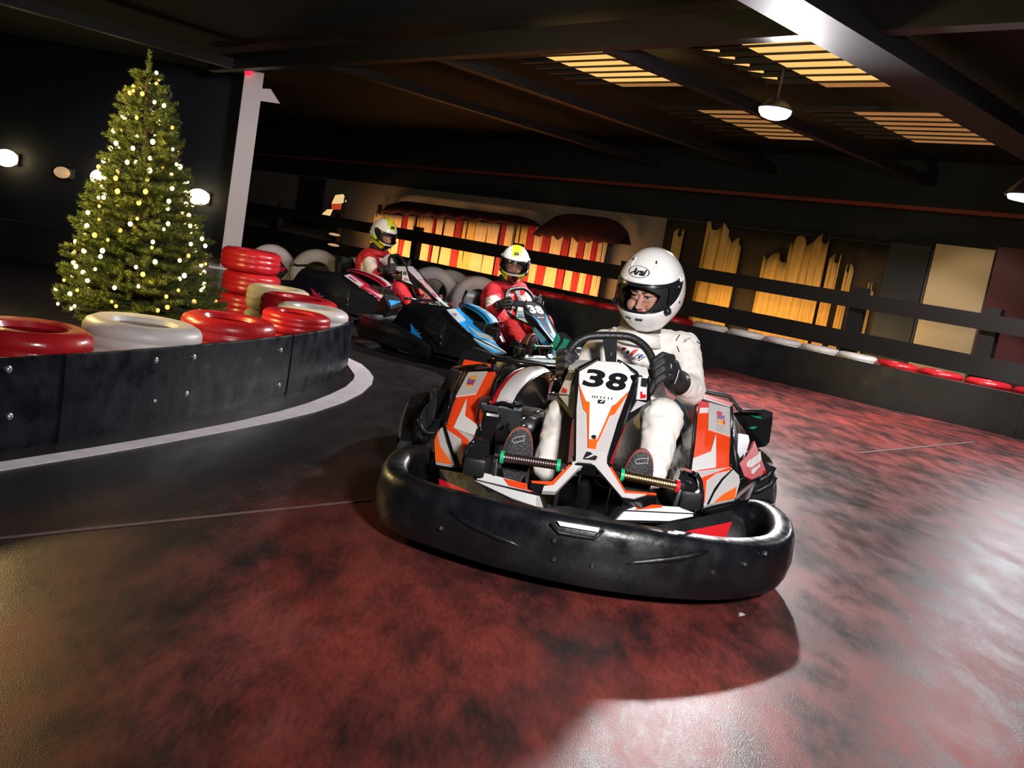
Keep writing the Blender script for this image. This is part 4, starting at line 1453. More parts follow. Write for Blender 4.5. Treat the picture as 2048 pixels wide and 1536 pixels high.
    dec('fairing_face', B_((552, 432), (745, 322), (958, 336), (1133, 466), (1075, 650), (960, 980), (860, 1345), (690, 1360), (516, 1345), (522, 830)), PF, 'grey', 0.0, 0.01, fair)
    dec('number_panel', B_((555, 434), (745, 324), (958, 338), (1131, 467), (1076, 618), (925, 760), (885, 790), (740, 1130), (655, 1130), (660, 752), (625, 735), (557, 575)), PF, 'panel', 0.003, 0.01, fair)
    dec('fairing_stripe', B_((550, 555), (622, 735), (662, 750), (655, 1140), (645, 1215), (638, 860), (600, 820), (572, 690)), PF, 'orange2', 0.005, 0.01, fair)
    dec('fairing_stripe', B_((652, 1130), (745, 1130), (724, 1222), (645, 1212)), PF, 'orange2', 0.006, 0.01, fair)
    dec('fairing_stripe', B_((1078, 620), (930, 768), (893, 785), (735, 1140), (752, 1142), (868, 880), (918, 865), (965, 790)), PF, 'orange2', 0.005, 0.01, fair)
    ox, oy = None, None
    def frame(c, xp):
        o = atplane(c, PF)
        x = (atplane(xp, PF) - o).normalized()
        y = PF[1].cross(x)
        return o, x, y
    o_, x_, y_ = frame(B_((826, 522))[0], B_((1026, 552))[0])
    if y_.z < 0:
        y_ = -y_
    wpx = (atplane(B_((1045, 555))[0], PF) - atplane(B_((608, 490))[0], PF)).length
    hpx = (atplane(B_((900, 622))[0], PF) - atplane(B_((915, 440))[0], PF)).length
    for ch, off in (('3', -0.262), ('8', 0.262)):
        t2 = text2d(ch, 1.0, offset=0.05)
        w = max(p.x for p in t2[0]) - min(p.x for p in t2[0])
        h = max(p.y for p in t2[0]) - min(p.y for p in t2[0])
        sk = 0.09
        t2 = ([Vector((p.x / w * wpx * 0.46 + off * wpx + sk * p.y / h * hpx, p.y / h * hpx, 0.0)) for p in t2[0]], t2[1])
        vf = onplane(t2, o_ + PF[1] * 0.0055, x_, y_, PF[1])
        part('number', vf, 'digit', fair)
    # small slanted lettering and emblems under the number
    for i, (u, v) in enumerate(((690, 690), (712, 692), (735, 694), (772, 697), (808, 702), (850, 706), (885, 711))):
        dec('lettering', B_((u - 4, v + 10), (u + 2, v - 10), (u + 11, v - 9), (u + 5, v + 11)), PF, 'ink', 0.0045, 0.004, fair)
    dec('emblem', B_((748, 722), (822, 728), (808, 764), (742, 758)), PF, 'ink', 0.0045, 0.004, fair)
    dec('emblem_slash', B_((766, 748), (800, 730), (806, 736), (775, 754)), PF, 'print_white', 0.006, 0.003, fair)
    dec('emblem', B_((628, 1255), (766, 1270), (722, 1337), (596, 1326)), PF, 'ink', 0.0045, 0.008, fair)
    dec('emblem_slash', B_((612, 1322), (650, 1320), (752, 1278), (712, 1272)), PF, 'grey', 0.0058, 0.006, fair)
    cc = atplane(B_((704, 1106))[0], PF)
    rot = Vector((0, 0, 1)).rotation_difference(PF[1]).to_matrix()
    part('round_badge', lathe([(0.0052, 0.0), (0.0062, 0.007), (0.0083, 0.007), (0.0088, 0.0)], 20, cc, rot), 'ink', fair, smooth=True)
    part('round_badge', lathe([(0.0, 0.0), (0.0, 0.0065), (0.004, 0.0065), (0.0042, 0.0)], 14, cc, rot, closed=False), 'ink', fair)
    # angled black bars between panel and wings
    for q in (((742, 304), (768, 312), (562, 424), (545, 436), (538, 402)), ((942, 324), (968, 330), (1154, 452), (1136, 472), (1126, 462)), ((508, 420), (552, 428), (546, 600), (526, 830), (520, 1340), (494, 1345), (502, 850)),
              ((1134, 462), (1166, 468), (1092, 640), (990, 960), (888, 1300), (852, 1375), (845, 1335), (958, 960), (1074, 642))):
        dec('fairing_bar', B_(*q), PF, 'gloss', 0.012, 0.02, fair)
    # upper wings
    pw = plane3((B_((745, 312))[0], 3.495), (B_((545, 405))[0], 3.45), (B_((440, 400))[0], 3.51))
    dec('fairing_wing', B_((478, 303), (738, 312), (545, 403), (438, 400)), pw, 'panel', 0.0, 0.016, fair)
    pw = plane3((B_((985, 335))[0], 3.475), (B_((1145, 450))[0], 3.44), (B_((1250, 385))[0], 3.52))
    dec('fairing_wing', B_((985, 333), (1250, 385), (1268, 467), (1145, 450)), pw, 'panel', 0.0, 0.016, fair)
    # side ears
    pe = plane3((B_((512, 430))[0], 3.445), (B_((440, 662))[0], 3.40), (B_((342, 652))[0], 3.47))
    dec('fairing_ear', B_((436, 402), (522, 420), (520, 560), (500, 700), (480, 900), (440, 868), (318, 682)), pe, 'gloss', -0.004, 0.02, fair)
    dec('ear_panel', B_((452, 416), (508, 430), (440, 660), (344, 651)), pe, 'white', 0.0, 0.008, fair)
    dec('ear_window', B_((455, 432), (500, 437), (470, 518), (424, 510)), pe, 'ink', 0.004, 0.006, fair)
    dec('ear_mark', B_((395, 590), (408, 592), (396, 642), (382, 640)), pe, 'red', 0.004, 0.006, fair)
    dec('ear_mark', B_((412, 606), (434, 608), (428, 646), (404, 642)), pe, 'red', 0.004, 0.006, fair)
    dec('ear_panel', B_((346, 668), (438, 674), (434, 782)), pe, 'grey', 0.0, 0.008, fair)
    pe = plane3((B_((1172, 478))[0], 3.43), (B_((1145, 712))[0], 3.385), (B_((1280, 700))[0], 3.46))
    dec('fairing_ear', B_((1140, 455), (1276, 470), (1305, 760), (1062, 932), (1045, 885), (1120, 560)), pe, 'gloss', -0.004, 0.02, fair)
    dec('ear_panel', B_((1176, 480), (1252, 490), (1244, 716), (1150, 712)), pe, 'white', 0.0, 0.008, fair)
    dec('ear_window', B_((1190, 492), (1246, 498), (1236, 586), (1182, 578)), pe, 'ink', 0.004, 0.006, fair)
    dec('ear_mark', B_((1178, 632), (1192, 632), (1198, 704), (1178, 700)), pe, 'red', 0.004, 0.006, fair)
    dec('ear_mark', B_((1204, 660), (1230, 662), (1227, 700), (1204, 698)), pe, 'red', 0.004, 0.006, fair)
    dec('ear_panel', B_((1153, 724), (1248, 746), (1087, 842)), pe, 'grey', 0.0, 0.008, fair)
    # body flanks
    for px, t3 in ((B_((505, 850), (512, 1000), (494, 1335), (440, 1362), (470, 1000)), ((505, 850, 3.30), (494, 1335, 3.10), (440, 1362, 3.16))), (B_((1030, 990), (1000, 1060), (892, 1382), (872, 1366), (960, 1130)), ((1040, 900, 3.28), (868, 1360, 3.08), (888, 1380, 3.15)))):
        pl = plane3(*[(B_((u, v))[0], y) for u, v, y in t3])
        dec('fairing_flank', px, pl, 'red', 0, 0.01, fair)
    # legs of the fairing
    pl = plane3((D_((1655, 150))[0], 3.075), (D_((1850, 200))[0], 3.07), (D_((1440, 420))[0], 2.97))
    dec('fairing_leg', D_((1640, 140), (1645, 205), (1480, 385), (1400, 392), (1385, 435), (1498, 442), (1695, 240), (1790, 200), (1860, 205), (1860, 140)), pl, 'grey', 0.001, 0.02, fair)
    dec('fairing_leg_side', D_((1615, 205), (1638, 212), (1478, 382), (1300, 362), (1288, 345), (1468, 350)), pl, 'orange', -0.002, 0.012, fair)
    dec('fairing_foot', D_((1285, 350), (1480, 392), (1400, 396), (1380, 436), (1340, 440), (1280, 400)), pl, 'gloss', -0.003, 0.04, fair)
    pl = plane3((E_((20, 180))[0], 3.075), (E_((245, 160))[0], 3.07), (E_((385, 505))[0], 2.96))
    dec('fairing_leg', E_((0, 120), (245, 100), (242, 210), (290, 290), (405, 480), (600, 492), (480, 530), (378, 515), (205, 312), (130, 228), (70, 208), (0, 206)), pl, 'grey', 0.001, 0.02, fair)
    dec('fairing_leg_side', E_((272, 240), (285, 240), (412, 455), (690, 478), (690, 492), (408, 480), (262, 262)), pl, 'orange', -0.002, 0.012, fair)
    dec('fairing_foot', E_((378, 510), (480, 528), (600, 495), (690, 500), (560, 555), (400, 560)), pl, 'gloss', -0.003, 0.04, fair)
    part('fairing_stay', tube([aty(B_((700, 1250))[0], 3.18), Vector((.31, 3.22, .08))], 0.03, 10), 'gloss', fair, smooth='all')

    # ---------------- steering wheel and column
    wp = B_((690, 62), (860, 58), (1030, 66), (1120, 92), (1200, 145), (1268, 225), (1315, 330), (1335, 450), (1310, 570), (1250, 660), (1100, 720), (900, 745), (700, 735), (520, 690), (430, 600), (395, 480), (402, 350), (440, 240), (510, 145), (590, 90))
    pw = plane3((wp[1], 3.68), (wp[7], 3.60), (wp[15], 3.60))
    ws = [atplane(p, pw) for p in wp]
    sp_ = []
    for i in range(len(ws)):
        p0, p1, p2, p3 = ws[i - 1], ws[i], ws[(i + 1) % len(ws)], ws[(i + 2) % len(ws)]
        for k in range(3):
            t = k / 3
            sp_.append(0.5 * ((2 * p1) + (p2 - p0) * t + (2 * p0 - 5 * p1 + 4 * p2 - p3) * t * t + (3 * p1 - p0 - 3 * p2 + p3) * t ** 3))
    wheel = part('steering_wheel', tube(sp_, 0.0162, 12, closed=True), 'rubber_grip', smooth='all')
    dec('wheel_spoke', B_((795, 75), (945, 85), (935, 340), (830, 330)), pw, 'black', 0.0, 0.012, wheel)
    dec('wheel_bolt', B_((874, 238), (890, 238), (892, 254), (876, 256)), pw, 'steel', 0.006, 0.004, wheel)
    hubc = atplane(B_((880, 430))[0], pw)
    dec('wheel_spoke', B_((800, 400), (1320, 400), (1330, 480), (900, 500), (400, 480), (400, 410)), pw, 'black', -0.002, 0.01, wheel)
    part('steering_column', tube([hubc, aty(B_((800, 900))[0], 3.42), Vector((.31, 3.18, .12))], 0.014, 10), 'dark_steel', smooth='all')

    # ---------------- seat, chassis, engines, wheels, rear protection
    so = []
    for i, (y, z, w) in enumerate(((3.72, .13, .15), (3.80, .09, .17), (4.0, .085, .19), (4.16, .11, .20), (4.26, .20, .205), (4.33, .38, .20), (4.37, .56, .18), (4.385, .63, .13))):
        r = []
        for k in range(11):
            t = (k - 5) / 5
            lift = abs(t) ** 3
            out = Vector((0.47 + w * t, y - 0.11 * lift * (1 if i > 3 else 0.2), z + 0.12 * lift * (1 if i <= 4 else 0.0)))
            r.append(out)
        so.append(r + [p + Vector((0, .014, -.010)) for p in reversed(r)])
    part('seat', loft(so), 'seat', smooth='all')
    for x in (-.02, .17, .66, .78):
        part('chassis_tube', tube([Vector((x, 2.95, .10)), Vector((x, 3.6, .10)), Vector((x + .02, 4.9, .10))], 0.015, 8), 'dark_steel', smooth='all')
    part('chassis_tube', tube([Vector((-.15, 3.3, .12)), Vector((.85, 3.3, .12))], 0.015, 8), 'dark_steel', smooth='all')
    part('rear_axle', tube([Vector((-.28, 4.55, .135)), Vector((1.06, 4.55, .135))], 0.02, 10), 'dark_steel', smooth='all')
    part('engine_block', box((0.93, 4.1, .22), (.16, .3, .2), 0, .02), 'dark_steel', smooth=30)
    part('fuel_tank', box((.08, 3.95, .24), (.2, .34, .22), 0, .04), 'black', smooth=30)
    mx = Matrix.Rotation(math.radians(90), 3, 'Y')
    for x, y, r, w in ((-.15, 3.32, .105, .11), (.86, 3.32, .105, .11), (-.2, 4.62, .135, .18), (1.0, 4.62, .135, .18)):
        h = w / 2
        t = part('wheel', lathe([(.06, -h + .01), (r - .03, -h), (r - .008, -h + .012), (r, -h + .03), (r, h - .03), (r - .008, h - .012), (r - .03, h), (.06, h - .01)], 28, (x, y, r), mx), 'tyre', smooth=50)
        part('wheel_rim', lathe([(0, -h + .02), (.062, -h + .012), (.062, h - .012), (0, h - .02)], 20, (x, y, r), mx, closed=False), 'steel', t, smooth=40)
    # rear protection
    pth = [(-.40, 3.85, .30), (-.425, 4.1, .30), (-.43, 4.5, .30), (-.36, 4.86, .30), (-.2, 4.95, .30), (.4, 5.0, .30), (1.05, 4.95, .30), (1.2, 4.86, .30), (1.25, 4.5, .30), (1.2, 4.1, .30), (1.12, 3.8, .30)]
    rr = []
    sp3 = smooth_path([Vector(p) for p in pth], 4)
    for i, p in enumerate(sp3):
        t = (sp3[min(i + 1, len(sp3) - 1)] - sp3[max(i - 1, 0)]).normalized()
        n = Vector((-t.y, t.x, 0))
        s = (0.55 + 0.45 * min(1, min(i, len(sp3) - 1 - i) / 6))
        rr.append([Vector((p.x, p.y, 0)) + n * o + Vector((0, 0, z)) for o, z in ((-.03, .07), (.012, .06), (.03, .10), (.022, .145), (.034, .16), (.034, .20 * s + .02), (.02, .235 * s + .02), (-.03, .24 * s + .02), (-.045, .2 * s), (-.04, .1))])
    part('rear_bumper', loft(rr), 'bumper', smooth=50)
    pc = plane3((A_((760, 270))[0], 4.66), (A_((1000, 315))[0], 4.66), (A_((725, 365))[0], 4.60))
    ob = dec('rear_corner', A_((750, 180), (800, 172), (1010, 235), (1060, 262), (1010, 380), (690, 400), (700, 300)), pc, 'black', -0.004, 0.12)
    dec('rear_corner_panel', A_((762, 270), (1000, 312), (1000, 332), (900, 340), (770, 350), (724, 368)), pc, 'orange', 0.003, 0.008, ob)
    pc = plane3((C_((1470, 350))[0], 4.64), (C_((1565, 400))[0], 4.66), (C_((1535, 650))[0], 4.6))
    ob = dec('rear_corner', C_((1265, 375), (1470, 348), (1565, 385), (1562, 470), (1535, 655), (1500, 690), (1380, 560)), pc, 'black', -0.004, 0.12)
    dec('rear_corner_mark', C_((1340, 402), (1455, 425), (1450, 440), (1400, 428)), pc, 'green', 0.003, 0.008, ob)
    dec('rear_corner_mark', C_((1338, 522), (1385, 510), (1420, 516), (1380, 535)), pc, 'green', 0.003, 0.008, ob)
    dec('rear_corner_cap', C_((1470, 350), (1562, 385), (1555, 420), (1450, 458)), pc, 'dark_steel', 0.002, 0.01, ob)
    part('rear_bar', tube([aty(p, 4.6) for p in A_((1010, 262), (1130, 268), (1230, 300), (1620, 350))], 0.012, 8), 'gloss', smooth='all')
    part('rear_bar', tube([aty(p, 4.5) for p in C_((880, 140), (960, 195), (1170, 240), (1250, 350), (1290, 372), (1480, 372))], 0.010, 8), 'dark_steel', smooth='all')
    return K


kart = build_kart('white, orange and black racing kart with number 38 in front, driver in white')
# ================================================================== DRIVERS
from mathutils import noise as mnoise


def smst(a, b, x):
    t = min(1, max(0, (x - a) / (b - a)))
    return t * t * (3 - 2 * t)


def hpt(az, el, k=1.0):
    """point of the helmet's outside; az from the front towards +x, el up (degrees)"""
    a, e = math.radians(az), math.radians(el)
    dx, dy, dz = math.sin(a) * math.cos(e), -math.cos(a) * math.cos(e), math.sin(e)
    f = 1 - 0.20 * smst(0.25, 0.98, -dz)
    front = max(0.0, math.cos(a))
    ry = 0.152 if dy < 0 else 0.178
    chin = 0.022 * front * smst(0.1, 0.5, -dz) * (1 - smst(0.75, 1.0, -dz))
    z = dz * (0.176 if dz > 0 else 0.185)
    return Vector((dx * 0.136 * f, dy * ry * f - chin, max(z, -0.166 + 0.03 * (1 - front) * 0.0))) * k


def shell(azl, top, bot, elmin, k, na=72):
    """helmet-shaped sheet with an opening of |az| < azl between bot(az) and top(az)"""
    v, f, rows = [], [], []
    azs = [-180 + 360 * i / na for i in range(na)]
    azs = sorted(set([round(a, 4) for a in azs] + [-azl, azl]))
    n = len(azs)
    for a in azs:
        aa = min(abs(a), azl)
        t, b = top(aa), bot(aa)
        col = [elmin + (b - elmin) * i / 12 for i in range(13)]
        col += [b + (t - b) * i / 6 for i in range(1, 7)]
        col += [t + (88 - t) * i / 18 for i in range(1, 19)]
        rows.append(col)
    m = len(rows[0])
    for a, col in zip(azs, rows):
        v += [hpt(a, e, k) for e in col]
    v.append(hpt(0, 90, k))
    for i in range(n):
        j = (i + 1) % n
        mid = (azs[i] + (azs[j] if j else azs[j] + 360)) / 2
        for r in range(m - 1):
            if 12 <= r < 18 and abs(mid) < azl:
                continue
            f.append((i * m + r, j * m + r, j * m + r + 1, i * m + r + 1))
        f.append((i * m + m - 1, j * m + m - 1, len(v) - 1))
    return v, f


def vtop(a):
    return 16 + 10 * (a / 95) ** 3


def vbot(a):
    return -21 + 40 * (a / 95) ** 3.2


def build_driver(label):
    D = empty('person', K0, label, 'person')

    def part(name, vf, mk, parent=None, smooth='all'):
        return newobj(name, vf, M[mk], parent or D, smooth=smooth)

    P = lambda px, y: aty(px, y)
    shR, elR, wrR = P((1366, 696), 3.97), P((1381, 782), 3.84), P((1352, 762), 3.70)
    shL, elL, wrL = P((1208, 694), 3.97), P((1152, 775), 3.84), P((1139, 738), 3.71)
    hipR, knR, anR = Vector((.57, 4.06, .20)), P((1324, 838), 3.50), P((1304, 950), 3.31)
    hipL, knL, anL = Vector((.38, 4.06, .20)), P((1130, 838), 3.50), P((1094, 935), 3.31)
    g = G()
    chest = Vector((.478, 4.02, .60))
    g.add(ellipsoid((.49, 4.06, .25), (.215, .18, .15)))
    g.add(ellipsoid((.495, 4.00, .40), (.215, .16, .19)))
    g.add(ellipsoid(chest, (.185, .125, .17)))
    g.add(ellipsoid((.482, 4.00, .69), (.165, .10, .085)))
    g.add(capsule((.484, 3.98, .70), (.49, 3.96, .765), .085, .072))
    for s, e, w in ((shR, elR, wrR), (shL, elL, wrL)):
        g.add(capsule(s, e, .072, .058))
        g.add(capsule(e, w, .060, .043))
        g.add(capsule(chest + Vector((0, 0, .08)), s, .09, .072))
    for h, k, a in ((hipR, knR, anR), (hipL, knL, anL)):
        g.add(capsule(h, k, .110, .080))
        g.add(capsule(k, a, .076, .052))
    body = fuse('suit', g, 0.011, 6, M['suit'], D)
    me = body.data
    for vtx in me.vertices:
        c = vtx.co
        w = mnoise.noise(Vector((c.x * 9, c.y * 9, c.z * 22))) * 0.5 + mnoise.noise(Vector((c.x * 26 + c.z * 18, c.y * 22, c.z * 30 - c.x * 14))) * 0.5
        r = (1 - abs(w) * 2.2)
        vtx.co = c + vtx.normal * (0.0095 * r - 0.003)
    me.update()
    # collar and scarf between helmet and suit
    part('collar', lathe([(.070, -.06), (.108, -.06), (.092, -.016), (.084, -.008), (.07, -.016)], 28, (.488, 3.955, .772)), 'suit', body)
    part('scarf', lathe([(.060, .0), (.088, .0), (.084, .045), (.074, .06), (.06, .05)], 28, (.488, 3.945, .775)), 'collar', body)

    # prints on chest and shoulders
    pc = plane3((B_((980, 150))[0], 3.872), (B_((1240, 280))[0], 3.872), (B_((980, 340))[0], 3.868))
    def dec(name, px, pl, mk, lift=0.0):
        pts = [atplane(p, pl) + pl[1] * lift for p in px]
        return newobj(name, plate(pts, 0.006, pl[1]), M[mk], body)
    ch = crop(1235, 680, 25.6)
    for q, mk in ((((240, 370), (470, 400), (380, 510), (225, 540)), 'chest_red'), (((660, 800), (680, 700), (880, 490), (1050, 470), (1030, 540), (760, 830)), 'chest_red'),
                  (((490, 540), (620, 570), (600, 680), (480, 800), (560, 830), (560, 890), (400, 880), (520, 700), (460, 690)), 'chest_blue'), (((930, 800), (1110, 690), (1140, 710), (960, 840)), 'chest_blue'),
                  (((1130, 800), (1220, 720), (1330, 740), (1290, 820), (1240, 910), (1170, 890)), 'chest_blue'), (((1310, 900), (1400, 810), (1460, 830), (1360, 930)), 'chest_blue'),
                  (((700, 850), (1000, 920), (985, 965), (690, 905)), 'chest_blue'), (((1040, 930), (1085, 940), (1070, 990), (1030, 980)), 'ink'), (((1130, 960), (1260, 985), (1245, 1025), (1120, 1000)), 'chest_blue')):
        dec('chest_print', ch(*q), pc, mk)
    for i in range(11):
        u, v = 190 + i * 84, 1060 + i * 14
        dec('chest_lettering', ch((u, v + 60), (u + 26, v - 20), (u + 44, v - 16), (u + 16, v + 66)), pc, 'ink')

    # small dark marks sewn on the shoulders, laid on the cloth itself
    from mathutils.bvhtree import BVHTree
    bvh = BVHTree.FromPolygons([v.co + K0 for v in me.vertices], [tuple(p.vertices) for p in me.polygons])

    def on_suit(p):
        h = bvh.ray_cast(CP, ray(p).normalized())
        return (h[0] + h[1] * .001) if h[0] is not None else None
    for pts, r in ((B_((1585, 50), (1562, 80), (1546, 112)), .0022), (B_((1555, 165), (1570, 195), (1580, 225)), .002), (B_((1758, 120), (1788, 140), (1803, 160)), .003), (B_((1622, 132), (1645, 92), (1660, 100), (1642, 126)), .0014), (B_((1666, 84), (1676, 96), (1692, 78)), .0014),
                   (crop(1110, 640, 6.606)((690, 62), (735, 84), (700, 100), (745, 118), (722, 138)), .0022), (crop(1110, 640, 6.606)((712, 60), (755, 110), (768, 130)), .002)):
        q = [on_suit(p) for p in pts]
        q = [p for p in q if p is not None]
        if len(q) > 1:
            part('shoulder_mark', tube(q, r, 6), 'ink', body)

    # gloves gripping the wheel
    def hand(base, mids, tips, tip2, palm, wr, thumb):
        h = G()
        h.add(ellipsoid(palm[0], palm[1]))
        for i in range(4):
            r = (.0125, .0135, .0132, .0118)[i]
            h.add(capsule(palm[0].lerp(base[i], .5), base[i], .017, r + .001))
            h.add(capsule(base[i], mids[i], r + .001, r))
            h.add(capsule(mids[i], tips[i], r, r - .001))
            h.add(capsule(tips[i], tip2[i], r - .001, r - .002))
        for a, b in zip(thumb[:-1], thumb[1:]):
            h.add(capsule(a, b, .0145, .013))
        h.add(capsule(palm[0], wr, .036, .040))
        return h
    k4 = range(4)
    hr = hand([P((1344 + 2 * i, 714 + 14 * i), 3.615) for i in k4], [P((1326 + i, 709 + 15 * i), 3.572) for i in k4], [P((1308 + i, 722 + 15 * i), 3.572) for i in k4], [P((1303 + 2 * i, 733 + 14 * i), 3.60) for i in k4],
              (P((1345, 742), 3.645), (.030, .030, .048)), P((1350, 764), 3.69), [P((1335, 722), 3.655), P((1320, 714), 3.65), P((1310, 722), 3.635)])
    gl = fuse('glove', hr, 0.0042, 3, M['glove'], D)
    a = P((1349, 760), 3.69)
    d = (elR - wrR).normalized()
    part('cuff', tube([a - d * .02, a, a + d * .045], [.040, .046, .052], 20), 'glove', gl)
    for pts in (((1358, 740), (1354, 755), (1349, 768)), ((1331, 742), (1336, 748), (1341, 750)), ((1340, 725), (1343, 732), (1341, 738))):
        part('glove_trim', tube([P(p, 3.585) for p in pts], .0022, 6), 'glove_trim', gl)
    hl = hand([P((1119 - i, 706 + 14 * i), 3.615) for i in k4], [P((1130, 702 + 15 * i), 3.575) for i in k4], [P((1142 - i, 712 + 14 * i), 3.578) for i in k4], [P((1146 - i, 722 + 13 * i), 3.60) for i in k4],
              (P((1128, 730), 3.65), (.030, .030, .046)), wrL, [P((1136, 712), 3.655), P((1146, 706), 3.65), P((1152, 714), 3.635)])
    gl2 = fuse('glove', hl, 0.0042, 3, M['glove'], D)
    d = (elL - wrL).normalized()
    part('cuff', tube([wrL - d * .02, wrL, wrL + d * .045], [.040, .046, .052], 20), 'glove', gl2)

    # shoes: soles turned to the front
    def shoe(top, ybot, x_tilt, emb):
        t = P(top, 3.115)
        up = Vector((x_tilt, -0.16, 1)).normalized()
        out = Vector((0.0, -1, -0.16)).normalized()
        sd = up.cross(out).normalized()
        L = 0.245
        o = []
        for i in range(40):
            a = 2 * math.pi * i / 40
            y = math.sin(a)
            w = 0.052 if y > 0.1 else 0.036 + 0.016 * smst(-0.6, 0.1, y)
            o.append((math.copysign(abs(math.cos(a)) ** 0.8, math.cos(a)) * w, y * L / 2))
        c = t - up * (L / 2)
        ring = lambda k, dp, sh=0.0: [c + sd * (x * k) + up * (y * k + sh) - out * dp for x, y in o]
        s = part('shoe', loft([ring(1.0, 0.012), ring(1.0, 0.03), ring(.95, .055, -.004), ring(.78, .085, -.02), ring(.5, .105, -.04)]), 'shoe', smooth=60)
        part('shoe_sole', loft([ring(.93, -.002), ring(.97, 0.0), ring(.97, .012)]), 'sole', s, smooth=40)
        part('sole_edge', loft([ring(1.0, .003), ring(1.03, .008), ring(1.02, .018)]), 'sole_edge', s, smooth=40)
        pl = (c + out * .003, out)
        em = part('sole_emblem', tube([atplane(p, pl) for p in emb], .0014, 6), 'glove_trim', s)
        return s
    shoe((1045, 858), 0, 0.02, A_((1205, 1010), (1192, 1000), (1205, 980), (1250, 965), (1290, 960), (1305, 948), (1300, 975), (1302, 1010), (1285, 1000), (1250, 1012), (1212, 1022), (1200, 1008)))
    shoe((1288, 903), 0, 0.02, C_((330, 840), (312, 828), (330, 808), (375, 798), (420, 800), (440, 788), (432, 815), (430, 850), (405, 838), (370, 846), (330, 848), (318, 830)))
    for an, tp in ((anR, (1288, 903)), (anL, (1045, 858))):
        pass

    # ---------------- helmet
    hc = P((1301, 580), 3.90)
    yaw = math.radians(-29)

    def hpart(name, vf, mk, parent, smooth='all'):
        o = newobj(name, ([p + K0 for p in vf[0]], vf[1]), M[mk], parent, smooth=smooth)
        if parent is D:
            o.location = hc - K0
            o.rotation_euler = (math.radians(12), 0, yaw)
        return o
    hel = hpart('helmet', shell(95, vtop, vbot, -66, 1.0), 'helmet', D)
    so = hel.modifiers.new('thick', 'SOLIDIFY')
    so.thickness = 0.012
    so.offset = -1
    # black edging round the eye port and the bottom edge
    n = 60
    loop = [hpt(-95 + 190 * i / n, vtop(abs(-95 + 190 * i / n)), 1.0) for i in range(n + 1)] + [hpt(95 - 190 * i / n, vbot(abs(95 - 190 * i / n)), 1.0) for i in range(n + 1)]
    hpart('port_edging', tube(loop, 0.0028, 8, closed=True), 'trim', hel)
    hpart('bottom_edging', tube([hpt(a, -66, 1.0) for a in range(-180, 180, 6)], 0.006, 8, closed=True), 'lining', hel)
    # visor sheet with dark margins
    def band(a0, a1, f0, f1, k, na=60, nb=8):
        v, f = [], []
        for i in range(na + 1):
            a = a0 + (a1 - a0) * i / na
            for j in range(nb + 1):
                v.append(hpt(a, f0(a) + (f1(a) - f0(a)) * j / nb, k))
        for i in range(na):
            for j in range(nb):
                f.append((i * (nb + 1) + j, (i + 1) * (nb + 1) + j, (i + 1) * (nb + 1) + j + 1, i * (nb + 1) + j + 1))
        return v, f
    vis = hpart('visor', band(-93, 93, lambda a: vbot(abs(a)) + 0.3, lambda a: vtop(abs(a)) - 0.3, 0.996), 'visor', hel)
    lid = lambda a: vtop(abs(a)) - 0.4
    hpart('visor_rim', band(-94, 94, lambda a: vtop(abs(a)) - 4.0, lid, 0.9975), 'trim', vis)
    hpart('visor_rim', band(-94, 94, lambda a: vbot(abs(a)) + 0.4, lambda a: vbot(abs(a)) + 2.6, 0.9975), 'trim', vis)
    for s in (-1, 1):
        hpart('visor_side', band(58 * s, 94 * s, lambda a: vbot(abs(a)) + 0.4, lid, 0.9985, 20), 'trim', vis)
        c = hpt(90 * s, 23, 1.012)
        rot = Vector((0, 0, 1)).rotation_difference(c.normalized()).to_matrix()
        hpart('pivot_cap', lathe([(0, .004), (.011, .003), (.014, -.002), (.014, -.01), (0, -.01)], 16, c, rot, closed=False), 'helmet', hel)
        c = hpt(80 * s, 13, 1.006)
        hpart('visor_screw', ellipsoid(c, (.005, .005, .005), nu=10, nv=6), 'steel', vis)
        c = hpt(60 * s, -17, 1.01)
        rot = Vector((0, 0, 1)).rotation_difference(c.normalized()).to_matrix()
        hpart('visor_latch', lathe([(0, .016), (.012, .014), (.017, .004), (.018, -.006), (0, -.008)], 16, c, rot, closed=False), 'black', hel)
        c = hpt(86 * s, -8, 1.0)
        hpart('side_bolt', ellipsoid(c, (.005, .005, .005), nu=10, nv=6), 'ink', hel)
    # chin slots, brow vents
    def patch(a0, a1, e0, e1, k, skew=0.0):
        v = [hpt(a0, e0, k), hpt(a1, e0 + skew, k), hpt(a1, e1 + skew, k), hpt(a0, e1, k)]
        w = [hpt(a0, e0, k - .03), hpt(a1, e0 + skew, k - .03), hpt(a1, e1 + skew, k - .03), hpt(a0, e1, k - .03)]
        return loft([v, w])
    hpart('chin_slot', patch(-21, -7, -32.8, -29.4, 1.014), 'dark_steel', hel, 30)
    hpart('chin_slot', patch(5, 19, -32.8, -29.4, 1.014), 'dark_steel', hel, 30)
    for s in (-1, 1):
        vb = [hpt(s * (30 + u), e, k) for u, e, k in ((-5, 37, 1.0), (5, 37, 1.0), (3, 50, 1.0), (-1, 52, 1.0))] + [hpt(s * (30 + u), e, k) for u, e, k in ((-3, 38.5, 1.02), (3, 38.5, 1.02), (2, 49, 1.025), (0, 50, 1.025))]
        hpart('brow_vent', (vb, [(0, 1, 2, 3), (4, 5, 6, 7), (0, 1, 5, 4), (1, 2, 6, 5), (2, 3, 7, 6), (3, 0, 4, 7)]), 'helmet', hel, 30)
        hpart('brow_vent_hole', ellipsoid(hpt(s * 31.5, 47.5, 1.03), (.003, .004, .009), nu=10, nv=6), 'ink', hel)
    # the maker's oval on the brow
    def wrap(vf, az, el, k):
        out = []
        for p in vf[0]:
            out.append(hpt(az + math.degrees(p.x / 0.128), el + math.degrees(p.y / 0.165), k + p.z))
        return out, vf[1]
